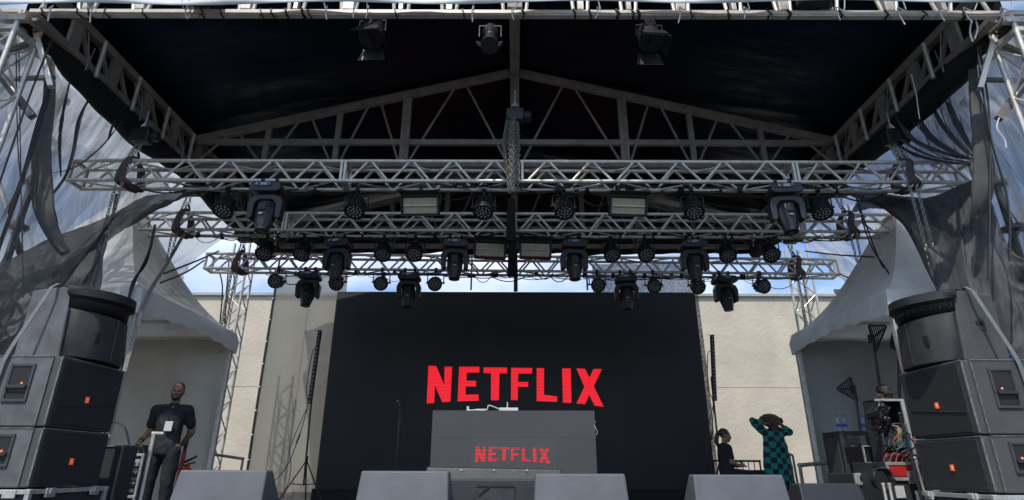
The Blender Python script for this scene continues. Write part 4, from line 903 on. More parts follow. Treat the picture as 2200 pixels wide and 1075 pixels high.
# ------------------------------------------------------------------ side scrims
def fold(ax, amp, fr, seed, sl=0.0):
    def f(u, v, p):
        a = amp * (.55 * math.sin(v * fr + 2.2 * math.sin(u * 3 + seed) + sl * u) + .6 * noise.noise(V((v * fr * .35, u * 2.6, seed))) + .35 * noise.noise(V((v * fr * 1.1 + u * 3, u * 6, seed + 5))) - .8 * abs(noise.noise(V((v * fr * .55 - u * 5, u * 3.5 + v * 2, seed + 9)))) - .35 * abs(noise.noise(V((v * fr * 1.3 + u * 7, u * 7 - v * 4, seed + 2)))))
        return V(ax) * a * (.35 + .65 * min(1, u * 2.5))
    return f
def cloth(name, rows, ax, amp, fr, seed, m_, lab, nu=90, nv=150, sl=0.0):
    m = MB(); m.sheet(patch(rows, nu, nv, fold(ax, amp, fr, seed, sl))); return tag(m.build(name, m_, None, smooth=180), lab, 'scrim')
for sx in (-1, 1):
    side = 'left' if sx < 0 else 'right'; q = lambda x, y, z: (sx * x, y, CAMZ + z)
    cloth('scrim_curtain', [[q(5.72, 4.9, 4.78), q(5.72, 6.2, 4.74), q(5.74, 7.6, 4.74), q(5.76, 9.6, 4.74), q(5.8, 11.2, 4.7)],
                            [q(6.35, 4.9, 3.4), q(6.4, 6.2, 3.5), q(6.5, 7.6, 3.4), q(6.5, 9.6, 3.6), q(6.5, 11.2, 4.0)],
                            [q(6.5, 4.9, 1.6), q(6.5, 6.2, 1.5), q(6.6, 7.6, 1.6), q(6.8, 9.3, 2.6), q(6.6, 10.9, 3.5)],
                            [q(6.5, 4.9, -.6), q(6.5, 6.2, -.6), q(6.6, 7.6, .3), q(7.1, 9.0, 1.6), q(6.7, 10.6, 3.0)]], (sx, 0, 0), .12 if sx < 0 else .19, 26 if sx < 0 else 38, 3 + sx, SCRIM if sx < 0 else SCRIMR,
          'pale see through scrim curtain hanging down the %s side of the stage' % side)
    cloth('scrim_overlay', [[q(5.80, 5.0, 4.70), q(5.80, 6.2, 4.66), q(5.82, 7.4, 4.66), q(5.85, 8.9, 4.66)],
                            [q(6.12, 5.0, 3.4), q(6.14, 6.1, 3.5), q(6.16, 7.2, 3.5), q(6.1, 8.7, 4.1)],
                            [q(6.22, 5.0, 1.9), q(6.24, 6.0, 1.9), q(6.3, 6.9, 2.4), q(6.1, 8.3, 3.6)],
                            [q(6.26, 5.0, .4), q(6.28, 5.9, .5), q(6.3, 6.7, 1.2), q(6.12, 7.8, 3.0)]], (sx, 0, 0), .10, 44, 11 + sx, SCRIMP,
          'thin dark pleated mesh layered over the pale scrim on the %s side' % side)
    if sx < 0:
        rows_ = [[at(-120, 640, 6.2), at(40, 545, 6.4), at(215, 470, 6.8), at(330, 418, 7.3), at(445, 402, 7.9)],
                 [at(-120, 720, 6.15), at(40, 620, 6.3), at(180, 530, 6.7), at(282, 456, 7.2), at(418, 414, 7.9)],
                 [at(-120, 790, 6.1), at(30, 720, 6.2), at(130, 610, 6.5), at(225, 515, 7.05), at(340, 438, 7.75)]]
        cloth('scrim_swag', rows_, (.3, -1, .3), .10, 17, 8, SCRIMD, 'grey scrim swag pulled sideways under the left end of the front truss', 70, 150, 6)
        rows_ = [[at(-120, 640, 6.5), at(30, 600, 6.6), at(140, 560, 6.8), at(235, 500, 7.0)],
                 [at(-120, 760, 6.4), at(30, 740, 6.5), at(120, 700, 6.65), at(215, 610, 6.9)],
                 [at(-120, 900, 6.3), at(20, 880, 6.4), at(100, 850, 6.5), at(190, 760, 6.75)]]
        cloth('scrim_drape', rows_, (.4, -1, 0), .11, 19, 12, SCRIMD, 'heavy grey scrim drape hanging behind the left speaker stack', 80, 130, 3)
        for k_, P_ in enumerate(([(193, 205, 6.6), (172, 262, 6.55), (158, 330, 6.5), (142, 378, 6.45), (104, 428, 6.4)], [(150, 175, 6.2), (134, 250, 6.2), (128, 310, 6.2), (131, 380, 6.2)], [(262, 262, 6.95), (215, 318, 6.7), (160, 360, 6.5), (112, 372, 6.3)], [(110, 330, 6.1), (70, 410, 6.1), (40, 480, 6.1), (15, 560, 6.05)])):
            m = MB(); pp = curve([at(*p_) for p_ in P_], 24); m.path(pp, [.004 + (.012 + .008 * (k_ % 2)) * math.sin(math.pi * min(1, .1 + .85 * i / 24)) * (1 + .5 * noise.noise(V((i * .5, k_, 3)))) for i in range(25)], 8, True, flat=.35)
            tag(m.build('scrim_pleat', SCRIMB, None, smooth=180), ('dark wavy crease gathered down the middle of the left scrim', 'short straight dark crease near the top of the left scrim', 'dark crease slanting left above the front truss end', 'thin dark crease low at the outer edge of the left scrim')[k_], 'scrim')
        st = [at(108, 110, 5.9), at(104, 226, 5.9), at(92, 310, 5.9), at(90, 400, 5.95), at(98, 460, 6.0), at(116, 505, 6.1), at(140, 545, 6.2)]
        wd = [.05, .07, .10, .11, .11, .08, .05]
    else:
        rows_ = [[at(2330, 560, 6.0), at(2190, 550, 6.1), at(2100, 395, 6.5), at(1985, 425, 7.2), at(1850, 405, 8.0)],
                 [at(2330, 660, 6.0), at(2190, 640, 6.1), at(2090, 520, 6.4), at(2000, 470, 7.0), at(1830, 420, 8.0)],
                 [at(2330, 900, 5.95), at(2190, 880, 6.05), at(2110, 800, 6.3), at(2030, 660, 6.7), at(1945, 432, 7.6)]]
        cloth('scrim_drape', rows_, (-.4, -1, 0), .13, 21, 4, SCRIMB, 'dark charcoal scrim drape pulled back behind the right speaker stack', 110, 150, 4)
        rows_ = [[at(1900, 292, 7.4), at(1960, 230, 7.0), at(2010, 190, 6.7), at(2060, 160, 6.4)],
                 [at(1925, 325, 7.3), at(1980, 305, 7.0), at(2040, 300, 6.7), at(2085, 270, 6.4)],
                 [at(1950, 345, 7.2), at(2000, 348, 7.0), at(2055, 352, 6.8), at(2098, 345, 6.5)]]
        cloth('scrim_gather', rows_, (0, -.6, .8), .09, 40, 9, mat('gathered dark mesh', (.10, .105, .115), .85, 0, .3, 3, .3, 9, alpha=(.3, .75), transl=.3, stretch=(1, 1, .3)), 'bunched dark mesh gathered at the right end of the front truss', 30, 110, 3)
        rows_ = [[at(1848, 425, 7.8), at(1900, 420, 7.6), at(1990, 428, 7.2), at(2100, 380, 6.6)],
                 [at(1840, 438, 7.8), at(1900, 436, 7.6), at(1990, 470, 7.2), at(2092, 440, 6.6)],
                 [at(1830, 452, 7.8), at(1905, 452, 7.6), at(2030, 500, 7.1), at(2090, 500, 6.6)]]
        cloth('scrim_swag', rows_, (0, -.7, .6), .05, 18, 2, SCRIMB, 'dark scrim swag tied under the right end of the front truss', 24, 70, 5)
        for k_, P_ in enumerate(([(1902, 268, 7.25), (1950, 310, 7.0), (2010, 338, 6.75), (2092, 348, 6.4)], [(1925, 250, 7.1), (1962, 300, 6.95), (2030, 330, 6.65), (2092, 345, 6.4)], [(1958, 222, 6.95), (1995, 290, 6.8), (2050, 328, 6.55), (2093, 342, 6.4)], [(1992, 200, 6.75), (2020, 262, 6.65), (2060, 312, 6.5), (2094, 338, 6.4)], [(2024, 178, 6.6), (2046, 245, 6.55), (2075, 300, 6.45), (2095, 332, 6.4)], [(1915, 300, 7.25), (1960, 330, 7.05), (2020, 346, 6.75), (2088, 354, 6.4)])):
            m = MB(); pp = curve([at(*p_) for p_ in P_], 24); m.path(pp, [.008 + (.030 + .012 * (k_ % 3)) * math.sin(math.pi * min(1, .12 + .85 * i / 24)) ** 1.4 * (1 + .35 * noise.noise(V((i * .5, k_, 0)))) for i in range(25)], 8, True, flat=.35)
            tag(m.build('scrim_pleat', SCRIMB, None, smooth=180), 'dark bunched mesh pleat right of the front truss end, %s of six' % ['second lowest', 'third lowest', 'third highest', 'second highest', 'topmost', 'lowest'][k_], 'scrim', group='bunched mesh pleats at the right')
        st = [at(2088, 110, 5.9), at(2094, 200, 5.9), at(2108, 300, 5.9), at(2112, 380, 5.95), at(2106, 430, 6.0), at(2096, 470, 6.1)]
        wd = [.04, .06, .10, .12, .10, .05]
    n = 40; m = MB(); pts = curve(st, n)
    m.path(pts, [crom([V((w_, 0, 0)) for w_ in wd], i / n).x for i in range(n + 1)], 16, True, flat=.42)
    for i_, v_ in enumerate(m.v):
        r_ = i_ // 16; m.v[i_] = v_ + V((.035 * noise.noise(V((i_ % 16 * 1.3, r_ * .12, 1))), .02 * noise.noise(V((i_ % 16 * 1.3, r_ * .15, 5))), 0))
    tag(m.build('cloth_strip', SCRIMD, None, smooth=180), 'twisted grey cloth strip hanging at the front %s corner' % side, 'cloth')
def rope(name, lst, r, lab, cat='rope', m_=None, group=None):
    m = MB()
    for P in lst: m.path(curve([at(*p) for p in P], 26), r, 5)
    tag(m.build(name, m_ or CABLE, None, smooth=60), lab, cat, group)
rope('rope', [[(112, 84, 5.5), (70, 190, 5.5), (38, 280, 5.5), (-10, 420, 5.5)]], .011, 'long black rope running from the top left corner down off the left edge', group='ropes at the left side')
rope('rope', [[(106, 190, 5.7), (80, 270, 5.7), (44, 400, 5.7), (-5, 540, 5.7)], [(104, 205, 5.72), (70, 320, 5.72), (20, 460, 5.72)]], .02, 'thick pair of black ropes crossing the left scrim', group='ropes at the left side')
rope('rope', [[(34, 60, 5.45), (38, 300, 5.6), (46, 420, 5.6), (50, 640, 5.6)], [(40, 60, 5.47), (44, 330, 5.62), (48, 540, 5.62)]], .006, 'two thin lines hanging straight at the far left', group='ropes at the left side')
rope('rope', [[(192, 212, 6.6), (168, 260, 6.6), (158, 320, 6.6), (140, 380, 6.6), (106, 425, 6.6)]], .016, 'dark wavy strand standing in for a crease of the left scrim', group='ropes at the left side')  # added dark strand draws a crease in the mesh, no real cord
rope('rope', [[(248, 256, 6.9), (240, 276, 6.9), (234, 298, 6.9)]], .016, 'short black rope end dangling from the left rolled curtain')
rope('rope', [[(252, 418, 7.1), (236, 490, 7.1), (210, 560, 7.1), (178, 612, 7.1)]], .022, 'black multicore cable dropping from the front truss to the left stack', 'cable')
rope('rope', [[(332, 484, 8.7), (318, 545, 8.0), (292, 600, 7.5), (276, 650, 7.35), (268, 740, 7.3), (262, 800, 7.2)], [(334, 484, 8.72), (316, 560, 7.9), (284, 610, 7.45), (272, 690, 7.35), (264, 770, 7.2)]], .016, 'black cables hanging from the middle truss in front of the left tent', 'cable')
rope('rope', [[(395, 500, 8.75), (352, 575, 8.0), (322, 622, 7.6), (292, 700, 7.35), (264, 800, 7.15)], [(399, 500, 8.75), (356, 575, 8.0), (327, 622, 7.6), (297, 700, 7.35), (269, 800, 7.15)]], .013, 'grey double line slanting from the middle truss to the left tent', 'rope', CHAIN)
rope('guy_line', [[(438, 560, 10.6), (400, 585, 9.5), (345, 608, 8.6)], [(470, 540, 10.6), (420, 562, 9.5), (352, 588, 8.6)]], .016, 'pair of dark guy lines from the back truss to the left tent roof', 'rope')
rope('rope', [[(2100, 100, 5.6), (2108, 170, 5.6), (2130, 300, 5.6), (2165, 430, 5.6), (2170, 560, 5.6)], [(2104, 100, 5.62), (2125, 240, 5.62), (2126, 420, 5.62), (2124, 600, 5.62)]], .012, 'black ropes hanging in front of the right scrim')
rope('rope', [[(1908, 262, 7.2), (1960, 300, 7.0), (2020, 335, 6.7), (2080, 350, 6.4)], [(1940, 235, 7.0), (1990, 290, 6.8), (2060, 330, 6.4)], [(1985, 205, 6.8), (2020, 260, 6.6), (2050, 300, 6.4), (2084, 340, 6.3)], [(2030, 172, 6.6), (2048, 240, 6.4), (2078, 300, 6.3)], [(2010, 190, 6.7), (2034, 270, 6.5), (2082, 325, 6.3)]], .007, 'dark strands standing in for mesh folds fanning out from the right end of the front truss', 'rope', SCRIMB)  # added dark strands draw the folds of the gathered mesh, no real cords
rope('rope', [[(2148, 250, 5.6), (2142, 275, 5.6), (2158, 300, 5.6), (2162, 318, 5.6)]], .006, 'short white rope knotted to the right scaffold pole', 'rope', WHT)
rope('rope', [[(2088, 42, 5.3), (2084, 70, 5.3), (2090, 90, 5.3)], [(2096, 42, 5.3), (2100, 62, 5.3), (2094, 84, 5.3)]], .009, 'white rope ends hanging from the front beam at the right corner', 'rope', WHT)
rope('rope', [[(1958, 160, 6.4), (1968, 200, 6.4), (1972, 230, 6.4), (1976, 256, 6.4)]], .007, 'thin pale cord dangling on the right rolled curtain', 'rope', WHT)
rope('rope', [[(1838, 420, 8.75), (1868, 520, 8.6), (1905, 580, 8.2), (1940, 640, 7.6)], [(1842, 430, 8.75), (1890, 560, 8.5), (1930, 612, 8.0), (1945, 640, 7.6)]], .012, 'black lines slanting from the middle truss to the right tent', 'rope')
rope('guy_line', [[(1730, 540, 10.6), (1800, 548, 9.8), (1885, 553, 8.9)], [(1802, 588, 10.7), (1830, 600, 9.6), (1862, 612, 9.0)]], .014, 'dark guy lines from the back truss to the right tent roof', 'rope')
rope('rope', [[(470, 580, 11.5), (478, 620, 11.5), (472, 700, 11.5)], [(492, 560, 11.6), (486, 640, 11.6), (482, 720, 11.6)]], .014, 'black cables hanging beside the back left tower', 'cable')

# backing scrim between the tower and the video wall
A, B = at(590, 560, 13.2), at(752, 560, 13.2); g = []
zb_ = S + .02
for i in range(31):
    u = i / 30; row = []
    for j in range(25):
        v = j / 24; z = B.z - (B.z - zb_) * v; row.append((A.x + (B.x - A.x) * u, 14.3 - 1.1 * (1 - u) * 0 + .02 * math.sin(u * 14), z))
    g.append(row)
A2 = at(589, 640, 14.3); dx = A2.x - A.x
g = [[(p[0] + dx, p[1], p[2]) for p in r] for r in g]
m = MB(); m.sheet(g); o = m.build('backing_scrim', SCRIMW, None, smooth=180); tag(o, 'greenish grey mesh panel filling the gap left of the video wall', 'scrim')
m = MB(); m.path([(A2.x, 14.28, B.z + .4), (A2.x - .01, 14.28, 3), (A2.x, 14.28, S)], .028, 6)
t = thing('scrim_pole', 'thin black pole with light rings along the mesh panel edge', 'pole', (A2.x, 14.28, S)); m.build('tube', BLK, t, world=True)
m = MB()
for i in range(9): m.ball((A2.x, 14.25, S + .3 + i * .55), .022)
build_each(m, 'ring', BRIGHT, t, world=True)
# ------------------------------------------------------------------ light bars on tripods, microphone stand
def light_bar(px0, py0, px1, py1, Y, pxf, lab):
    a, b = at(px0, py0, Y), at(px1, py1, Y); x = at(pxf, 1045, Y).x
    t = thing('light_bar_stand', lab, 'light stand', (x, Y, S), group='LED bars on tripods beside the video wall'); P = lambda q: V(q) - V((x, Y, S))
    A, B = P(a), P(b); A.y = B.y = -.05
    m = MB(); m.bar(A, B, .075, .08, up=(0, 1, 0)); h_ = m.build('bar_housing', BLK, t, bevel=.006)
    m = MB(); n = 18
    for i in range(n): q = A.lerp(B, (i + .5) / n); m.lathe([(0, .022), (.008, .018)], q + V((0, -.04, 0)), (0, -1, 0), 8)
    build_each(m, 'led_lens', LENS, h_, gap=-.002)
    m = MB(); m.bar(A + V((-.1, 0, .01)), A + V((.06, 0, .01)), .01); m.build('top_bracket', BLK, t)
    m = MB(); m.tube(B + V((0, .05, .5)), (0, 0, .35), .02); m.lathe([(-.05, .03), (.05, .03)], (0, 0, .85), (0, 0, 1), 10); m.build('pole', BLK, t)
    for k in range(3):
        an = R(100 + k * 120); m = MB(); m.tube((0, 0, .82), (.5 * math.cos(an), .5 * math.sin(an), .01), .013); m.tube((0, 0, .36), (.27 * math.cos(an), .27 * math.sin(an), .385), .009); m.ball((.5 * math.cos(an), .5 * math.sin(an), .02), .022); m.build('leg', BLK, t)
    m = MB(); m.path(curve([A.lerp(B, .25) + V((-.02, .03, 0)), A.lerp(B, .3) + V((-.1, .02, 0)), A.lerp(B, .8) + V((-.12, .02, 0)), B + V((-.04, 0, -.05)), B + V((-.16, 0, -.75)), B + V((-.35, 0, -1.3)), V((-.9, 0, .15))], 30), .009, 5)
    m.path(curve([B + V((-.05, 0, -.1)), B + V((-.28, 0, -.85)), B + V((-.22, 0, -1.2)), V((-.3, -.05, .35)), V((-.5, 0, .02))], 24), .008, 5); m.tube(B + V((-.12, 0, -.6)), B + V((-.17, 0, -.78)), .018); m.build('cable', CABLE, t)
light_bar(689, 712, 667, 868, 12.4, 652, 'vertical LED bar on a black tripod left of the video wall')
light_bar(1528, 722, 1534, 862, 12.4, 1552, 'vertical LED bar on a black tripod right of the video wall')
q = at(851, 1000, 8.2); t = thing('microphone_stand', 'black microphone on a straight stand in front of the dark video wall', 'microphone stand', (q.x, 8.2, S))
P = lambda px, py: at(px, py, 8.2) - V((q.x, 8.2, S))
m = MB(); m.tube((0, 0, .02), P(858, 905), .011); m.lathe([(-.04, .018), (.04, .018)], P(858, 905), (0, 0, 1), 10); m.build('pole', BLK, t)
m = MB(); m.tube(P(858, 905) + V((.02, 0, -.02)), P(857, 870) , .008); m.build('boom', BLK, t)
m = MB(); m.tube(P(860, 880), P(856, 867), .014, .02); m.ball(P(855, 864), .028); m.build('microphone', BLK, t, smooth=60)
m = MB(); m.path(curve([P(860, 880), P(864, 900), P(868, 925), P(870, 945)], 12), .006, 4); m.build('cable', CABLE, t)
for k in range(3): an = R(30 + 120 * k); m = MB(); m.tube((0, 0, .1), (.3 * math.cos(an), .3 * math.sin(an), .012), .011); m.build('leg', BLK, t)

# ------------------------------------------------------------------ railings
def railing(pts, lab, posts=(), r=.024, m_=STEEL):
    t = thing('railing', lab, 'railing', V(pts[0][0])); m = MB()
    for a, b in pts: m.tube(a, b, r, n=8); m.ball(a, r * 1.2); m.ball(b, r * 1.2)
    build_each(m, 'rail', m_, t, world=True, smooth=50)
    m = MB()
    for a in posts: m.tube(a, (a[0], a[1], S + .0), r * .9, n=8)
    build_each(m, 'post', m_, t, world=True, smooth=50); return t
a, b = at(448, 975, 10.8), at(522, 986, 10.8); railing([(a, b), (a - V((0, 0, .42)), b - V((0, 0, .42)))], 'short steel pipe railing behind the leftmost wedge monitor', [a, b])
a, b = at(1718, 1000, 9.6), at(1783, 994, 9.6); railing([(a, b), (a - V((0, 0, .4)), b - V((0, 0, .4)))], 'short dark pipe railing in front of the right tent', [a, b], .03)
a, b = at(1532, 990, 13.5), at(1632, 991, 13.5); zl = V((0, 0, .35)); t = railing([(a, b), (a - zl, b - zl)], 'low dark railing with thin bars behind the seated girl', [a, b], .022, BLK)
m = MB()
for i in range(1, 8): p = a.lerp(b, i / 8); m.tube(p, p - zl, .01)
build_each(m, 'bar', BLK, t, world=True)
a = at(1694, 975, 11.2); m = MB(); m.tube(a, (a.x + .02, 11.2, S), .03); m.tube(a + V((.07, 0, -.03)), (a.x + .09, 11.2, S), .02); m.tube(a, a + V((.07, 0, -.03)), .02); tag(m.build('handrail_post', STEEL, None, smooth=50), 'steel handrail post just right of the woman in the checked shirt', 'post')
t = thing('handrail', 'bare pale handrail pole with a short cross bar in front of the standing man', 'handrail', at(322, 1040, 6.4))
a = at(331, 932, 6.4); m = MB(); m.tube(a, (a.x, 6.4, S), .02); m.build('post', ALU, t, world=True, smooth=50); m = MB(); m.tube(a + V((-.03, 0, 0)), a + V((.06, .06, .0)), .022); m.build('rail', ALU, t, world=True, smooth=50)

# ------------------------------------------------------------------ people
SKIN1 = mat('tan skin', (.26, .135, .085), .55, 0, .1, 12); SKIN2 = mat('brown skin', (.16, .08, .052), .5, 0, .1, 12); SKIN3 = mat('light brown skin', (.30, .17, .115), .55, 0, .1, 12)
HAIRB = mat('black hair', (.012, .010, .009), .5, 0, .4, 30, .6, 60); HAIRR = mat('reddish brown curly hair', (.085, .047, .032), .6, 0, .5, 14, .9, 40, bdist=.03); HAIRK = mat('dark brown hair', (.04, .022, .014), .5, 0, .4, 25, .6, 60)
NAVY = mat('black polo cloth', (.010, .011, .014), .8, 0, .3, 6, .4, 14, bdist=.02); PANT = mat('black trouser cloth', (.013, .014, .018), .85, 0, .3, 6, .4, 14, bdist=.02); TEE = mat('black tee cloth', (.014, .015, .019), .85, 0, .3, 6, .4, 14)
EYE = mat('dark eye', (.01, .008, .007), .2, 0, .1, 10)
def check_mat():
    m = mat('teal and navy checked cloth', (.0, .12, .10), .8, 0, .1, 6, .3, 14, bdist=.02); n = m.node_tree; k = n.links.new; b = n.nodes['Principled BSDF']
    t = n.nodes.new('ShaderNodeTexCoord'); mp_ = n.nodes.new('ShaderNodeMapping'); mp_.inputs['Rotation'].default_value = (0, R(4), 0); mp_.inputs['Location'].default_value = (.02, 5.05, .03)
    sc = n.nodes.new('ShaderNodeVectorMath'); sc.operation = 'MULTIPLY'; sc.inputs[1].default_value = (1, .02, 1); k(t.outputs['Object'], mp_.inputs[0]); nn = n.nodes.new('ShaderNodeTexNoise'); nn.inputs['Scale'].default_value = 5; k(t.outputs['Object'], nn.inputs[0]); av = n.nodes.new('ShaderNodeVectorMath'); av.operation = 'MULTIPLY_ADD'; av.inputs[1].default_value = (.07, .07, .07); k(nn.outputs['Color'], av.inputs[0]); k(mp_.outputs[0], av.inputs[2]); k(av.outputs[0], sc.inputs[0])
    c = n.nodes.new('ShaderNodeTexChecker'); c.inputs['Scale'].default_value = 10.5; c.inputs['Color1'].default_value = (.005, .23, .18, 1); c.inputs['Color2'].default_value = (.012, .016, .034, 1); k(sc.outputs[0], c.inputs[0]); k(c.outputs[0], b.inputs['Base Color']); return m
CHECK = check_mat()
def hand(m, w_, d, palm, side=1, s=1.0, curl=.5):
    """palm plus four fingers and a thumb; d points along the fingers, palm is the palm normal"""
    d = V(d).normalized(); pn = V(palm); pn = (pn - d * pn.dot(d)).normalized(); x = d.cross(pn) * side; w_ = V(w_)
    c = w_ + d * .05 * s
    for i in (-1.2, -.4, .4, 1.2): m.cap(w_ + x * i * .012 * s, w_ + d * .085 * s + x * i * .02 * s, .016 * s, .0125 * s, 8)
    for i, ln in ((-1.2, .068), (-.4, .08), (.4, .076), (1.2, .06)):
        k0 = w_ + d * .088 * s + x * i * .0205 * s; k1 = k0 + (d * math.cos(curl * .6) + pn * math.sin(curl * .6)) * ln * .5 * s; k2 = k1 + (d * math.cos(curl * 1.8) + pn * math.sin(curl * 1.8)) * ln * .5 * s
        m.cap(k0, k1, .0098 * s, .009 * s, 8); m.cap(k1, k2, .009 * s, .0075 * s, 8)
    t0 = w_ + d * .025 * s + x * -.025 * s; t1 = t0 + (d * .6 - x * .65 + pn * .35).normalized() * .045 * s; t2 = t1 + (d * .85 - x * .1 + pn * .5).normalized() * .034 * s
    m.cap(t0, t1, .013 * s, .0105 * s, 8); m.cap(t1, t2, .0105 * s, .008 * s, 8)
def head_mesh(m, c, rot, s=1.0):
    """skull, jaw, nose, brow, lips, ears; face looks along local -Y"""
    T = Matrix.Translation(c) @ rot.to_matrix().to_4x4() @ Matrix.Scale(s, 4); m.M = T
    m.ball((0, .012, .03), (.075, .094, .092), 18, 12); m.ball((0, -.02, -.035), (.058, .07, .075), 16, 10); m.ball((0, -.055, -.088), (.03, .03, .026), 10, 7)
    m.cap((0, -.088, .012), (0, -.108, -.028), .009, .0135); m.ball((-.012, -.1, -.03), .009, 8, 5); m.ball((.012, -.1, -.03), .009, 8, 5)
    m.cap((-.045, -.073, .025), (.045, -.073, .025), .012, .012); m.ball((0, -.086, -.058), (.024, .012, .008), 10, 6); m.ball((0, -.083, -.07), (.02, .012, .008), 10, 6)
    for sx in (-1, 1): m.ball((sx * .076, .015, 0), (.012, .02, .032), 8, 6); m.ball((sx * .045, -.06, -.02), (.022, .022, .02), 8, 6)
    m.M = Matrix(); return T
def eyes(T, body):
    m = MB(); m.M = T
    for sx in (-1, 1): m.ball((sx * .031, -.079, .006), (.012, .009, .008), 8, 6)
    m.build('eye', EYE, body, smooth=180)
def limb(m, pts):
    for (a, ra), (b, rb) in zip(pts, pts[1:]): m.cap(a, b, ra, rb, 12)
def torso(m, z0, z1, wh, ww, ws, d=.11, cx=0, cy=0):
    """hips to shoulders as stacked ellipsoids"""
    pr = [V((wh * .96, d * 1.0, 0)), V((wh, d * 1.04, 0)), V((ww * 1.02, d * .95, 0)), V((ww, d * .94, 0)), V(((ww + ws) / 2, d * 1.02, 0)), V((ws * .98, d * 1.0, 0)), V((ws * .9, d * .85, 0))]
    for i in range(26):
        f = i / 25; q = crom(pr, f); m.ball((cx, cy, z0 + (z1 - z0) * (.02 + .92 * f)), (q.x, q.y, (z1 - z0) * .13), 20, 10)
# man in black
p0 = at(333, 1070, 7.8); H0 = at(383, 823, 7.8)
man = thing('person', 'bearded man in black polo vest and trousers wearing a white badge, hand on a case', 'person', (p0.x, 7.8, S), (0, 0, R(4)))
hs = (H0.z - S) / 1.78; man.scale = (hs, hs, hs)
b = MB(); hr = Euler((R(4), R(3), R(16))); T = head_mesh(b, V((.03, -.03, 1.66)), hr); b.cap((0, .01, 1.46), (.02, -.005, 1.6), .062, .056)
torso(b, .93, 1.46, .165, .155, .185); b.cap((-.17, 0, 1.42), (.17, 0, 1.42), .06, .06)
limb(b, [((-.2, .0, 1.42), .062), ((-.255, .05, 1.15), .046), ((-.27, -.14, 1.0), .031)]); limb(b, [((.2, .0, 1.42), .062), ((.25, .12, 1.15), .046), ((.11, .22, .99), .031)])
hand(b, (-.27, -.145, .995), (.03, -.7, -.6), (.3, .3, -1), 1, 1.05, .7); hand(b, (.11, .22, .99), (-1, .15, -.2), (0, .4, 1), -1, 1.05, .4)
for sx in (-1, 1): limb(b, [((sx * .1, 0, .93), .095), ((sx * .12, -.02, .5), .062), ((sx * .13, .02, .09), .042)]); b.cap((sx * .13, .04, .04), (sx * .15, -.14, .03), .04, .035)
body = remesh(b, 'body', SKIN1, man, .0085); eyes(T, body)
h = MB(); h.M = T; h.ball((0, .024, .046), (.079, .092, .085), 18, 12); h.ball((0, .05, .0), (.074, .06, .06), 14, 8); remesh(h, 'hair', HAIRB, man, .008, 1)
h = MB(); h.M = T; h.ball((0, -.052, -.088), (.044, .042, .034), 14, 8); h.cap((-.058, -.01, -.04), (-.03, -.06, -.082), .018, .02); h.cap((.058, -.01, -.04), (.03, -.06, -.082), .018, .02); h.cap((-.028, -.09, -.047), (.028, -.09, -.047), .007, .007); remesh(h, 'beard', HAIRB, man, .007, 1)
c = MB(); torso(c, .90, 1.46, .172, .16, .185, .122); c.cap((-.175, 0, 1.42), (.175, 0, 1.42), .076, .076); c.cap((0, .01, 1.44), (.005, .005, 1.475), .078, .072)
limb(c, [((-.2, 0, 1.418), .08), ((-.243, .03, 1.23), .066)]); limb(c, [((.2, 0, 1.418), .08), ((.238, .07, 1.24), .066)]); remesh(c, 'polo_shirt', NAVY, man, .013, 3, .010)
c = MB(); torso(c, .86, 1.40, .18, .168, .18, .135); c.ball((0, 0, .86), (.182, .138, .05)); remesh(c, 'vest', mat('black utility vest', (.012, .013, .017), .7, 0, .3, 6, .5, 20), man, .014, 3, .012, 11)
c = MB(); c.ball((0, 0, .92), (.175, .125, .12))
for sx in (-1, 1): limb(c, [((sx * .1, 0, .9), .108), ((sx * .12, -.02, .5), .083), ((sx * .13, .025, .08), .07)])
remesh(c, 'trousers', PANT, man, .014, 3, .012)
for sx in (-1, 1): c = MB(); c.cap((sx * .13, .05, .045), (sx * .15, -.16, .04), .05, .045); c.box((sx * .14, -.05, .012), (.1, .29, .024)); remesh(c, 'shoe', RUB, man, .01)
c = MB(); c.box((.06, -.158, 1.2), (.095, .006, .125), Euler((R(-4), 0, R(6)))); bd = c.build('badge', WHP, man, bevel=.003); c = MB(); c.path([(-.06, -.1, 1.5), (.0, -.148, 1.38), (.055, -.155, 1.26), (.07, -.15, 1.38), (.08, -.09, 1.5)], .006, 5); c.build('lanyard', NAVY, bd)
c = MB(); c.lathe([(-.012, .036), (.012, .036)], (-.27, -.115, 1.02), (.0, -.78, -.62), 12); c.build('wristwatch', RUB, man)

# woman in the checked shirt, seen from behind, hands behind her head
p0 = at(1678, 1045, 11.0); H0 = at(1657, 890, 11.0)
wo = thing('person', 'woman in a long teal and navy checked shirt with both hands behind her head', 'person', (p0.x, 11.0, S), (0, 0, R(184)))
hs = (H0.z - S) / 1.69; wo.scale = (hs, hs, hs)
b = MB(); T = head_mesh(b, V((.0, -.05, 1.52)), Euler((R(24), R(-6), R(-10))), .97); b.cap((0, 0, 1.36), (0, -.03, 1.47), .052, .05); torso(b, .88, 1.38, .165, .135, .165, .1); b.cap((-.15, 0, 1.34), (.15, 0, 1.34), .052, .052)
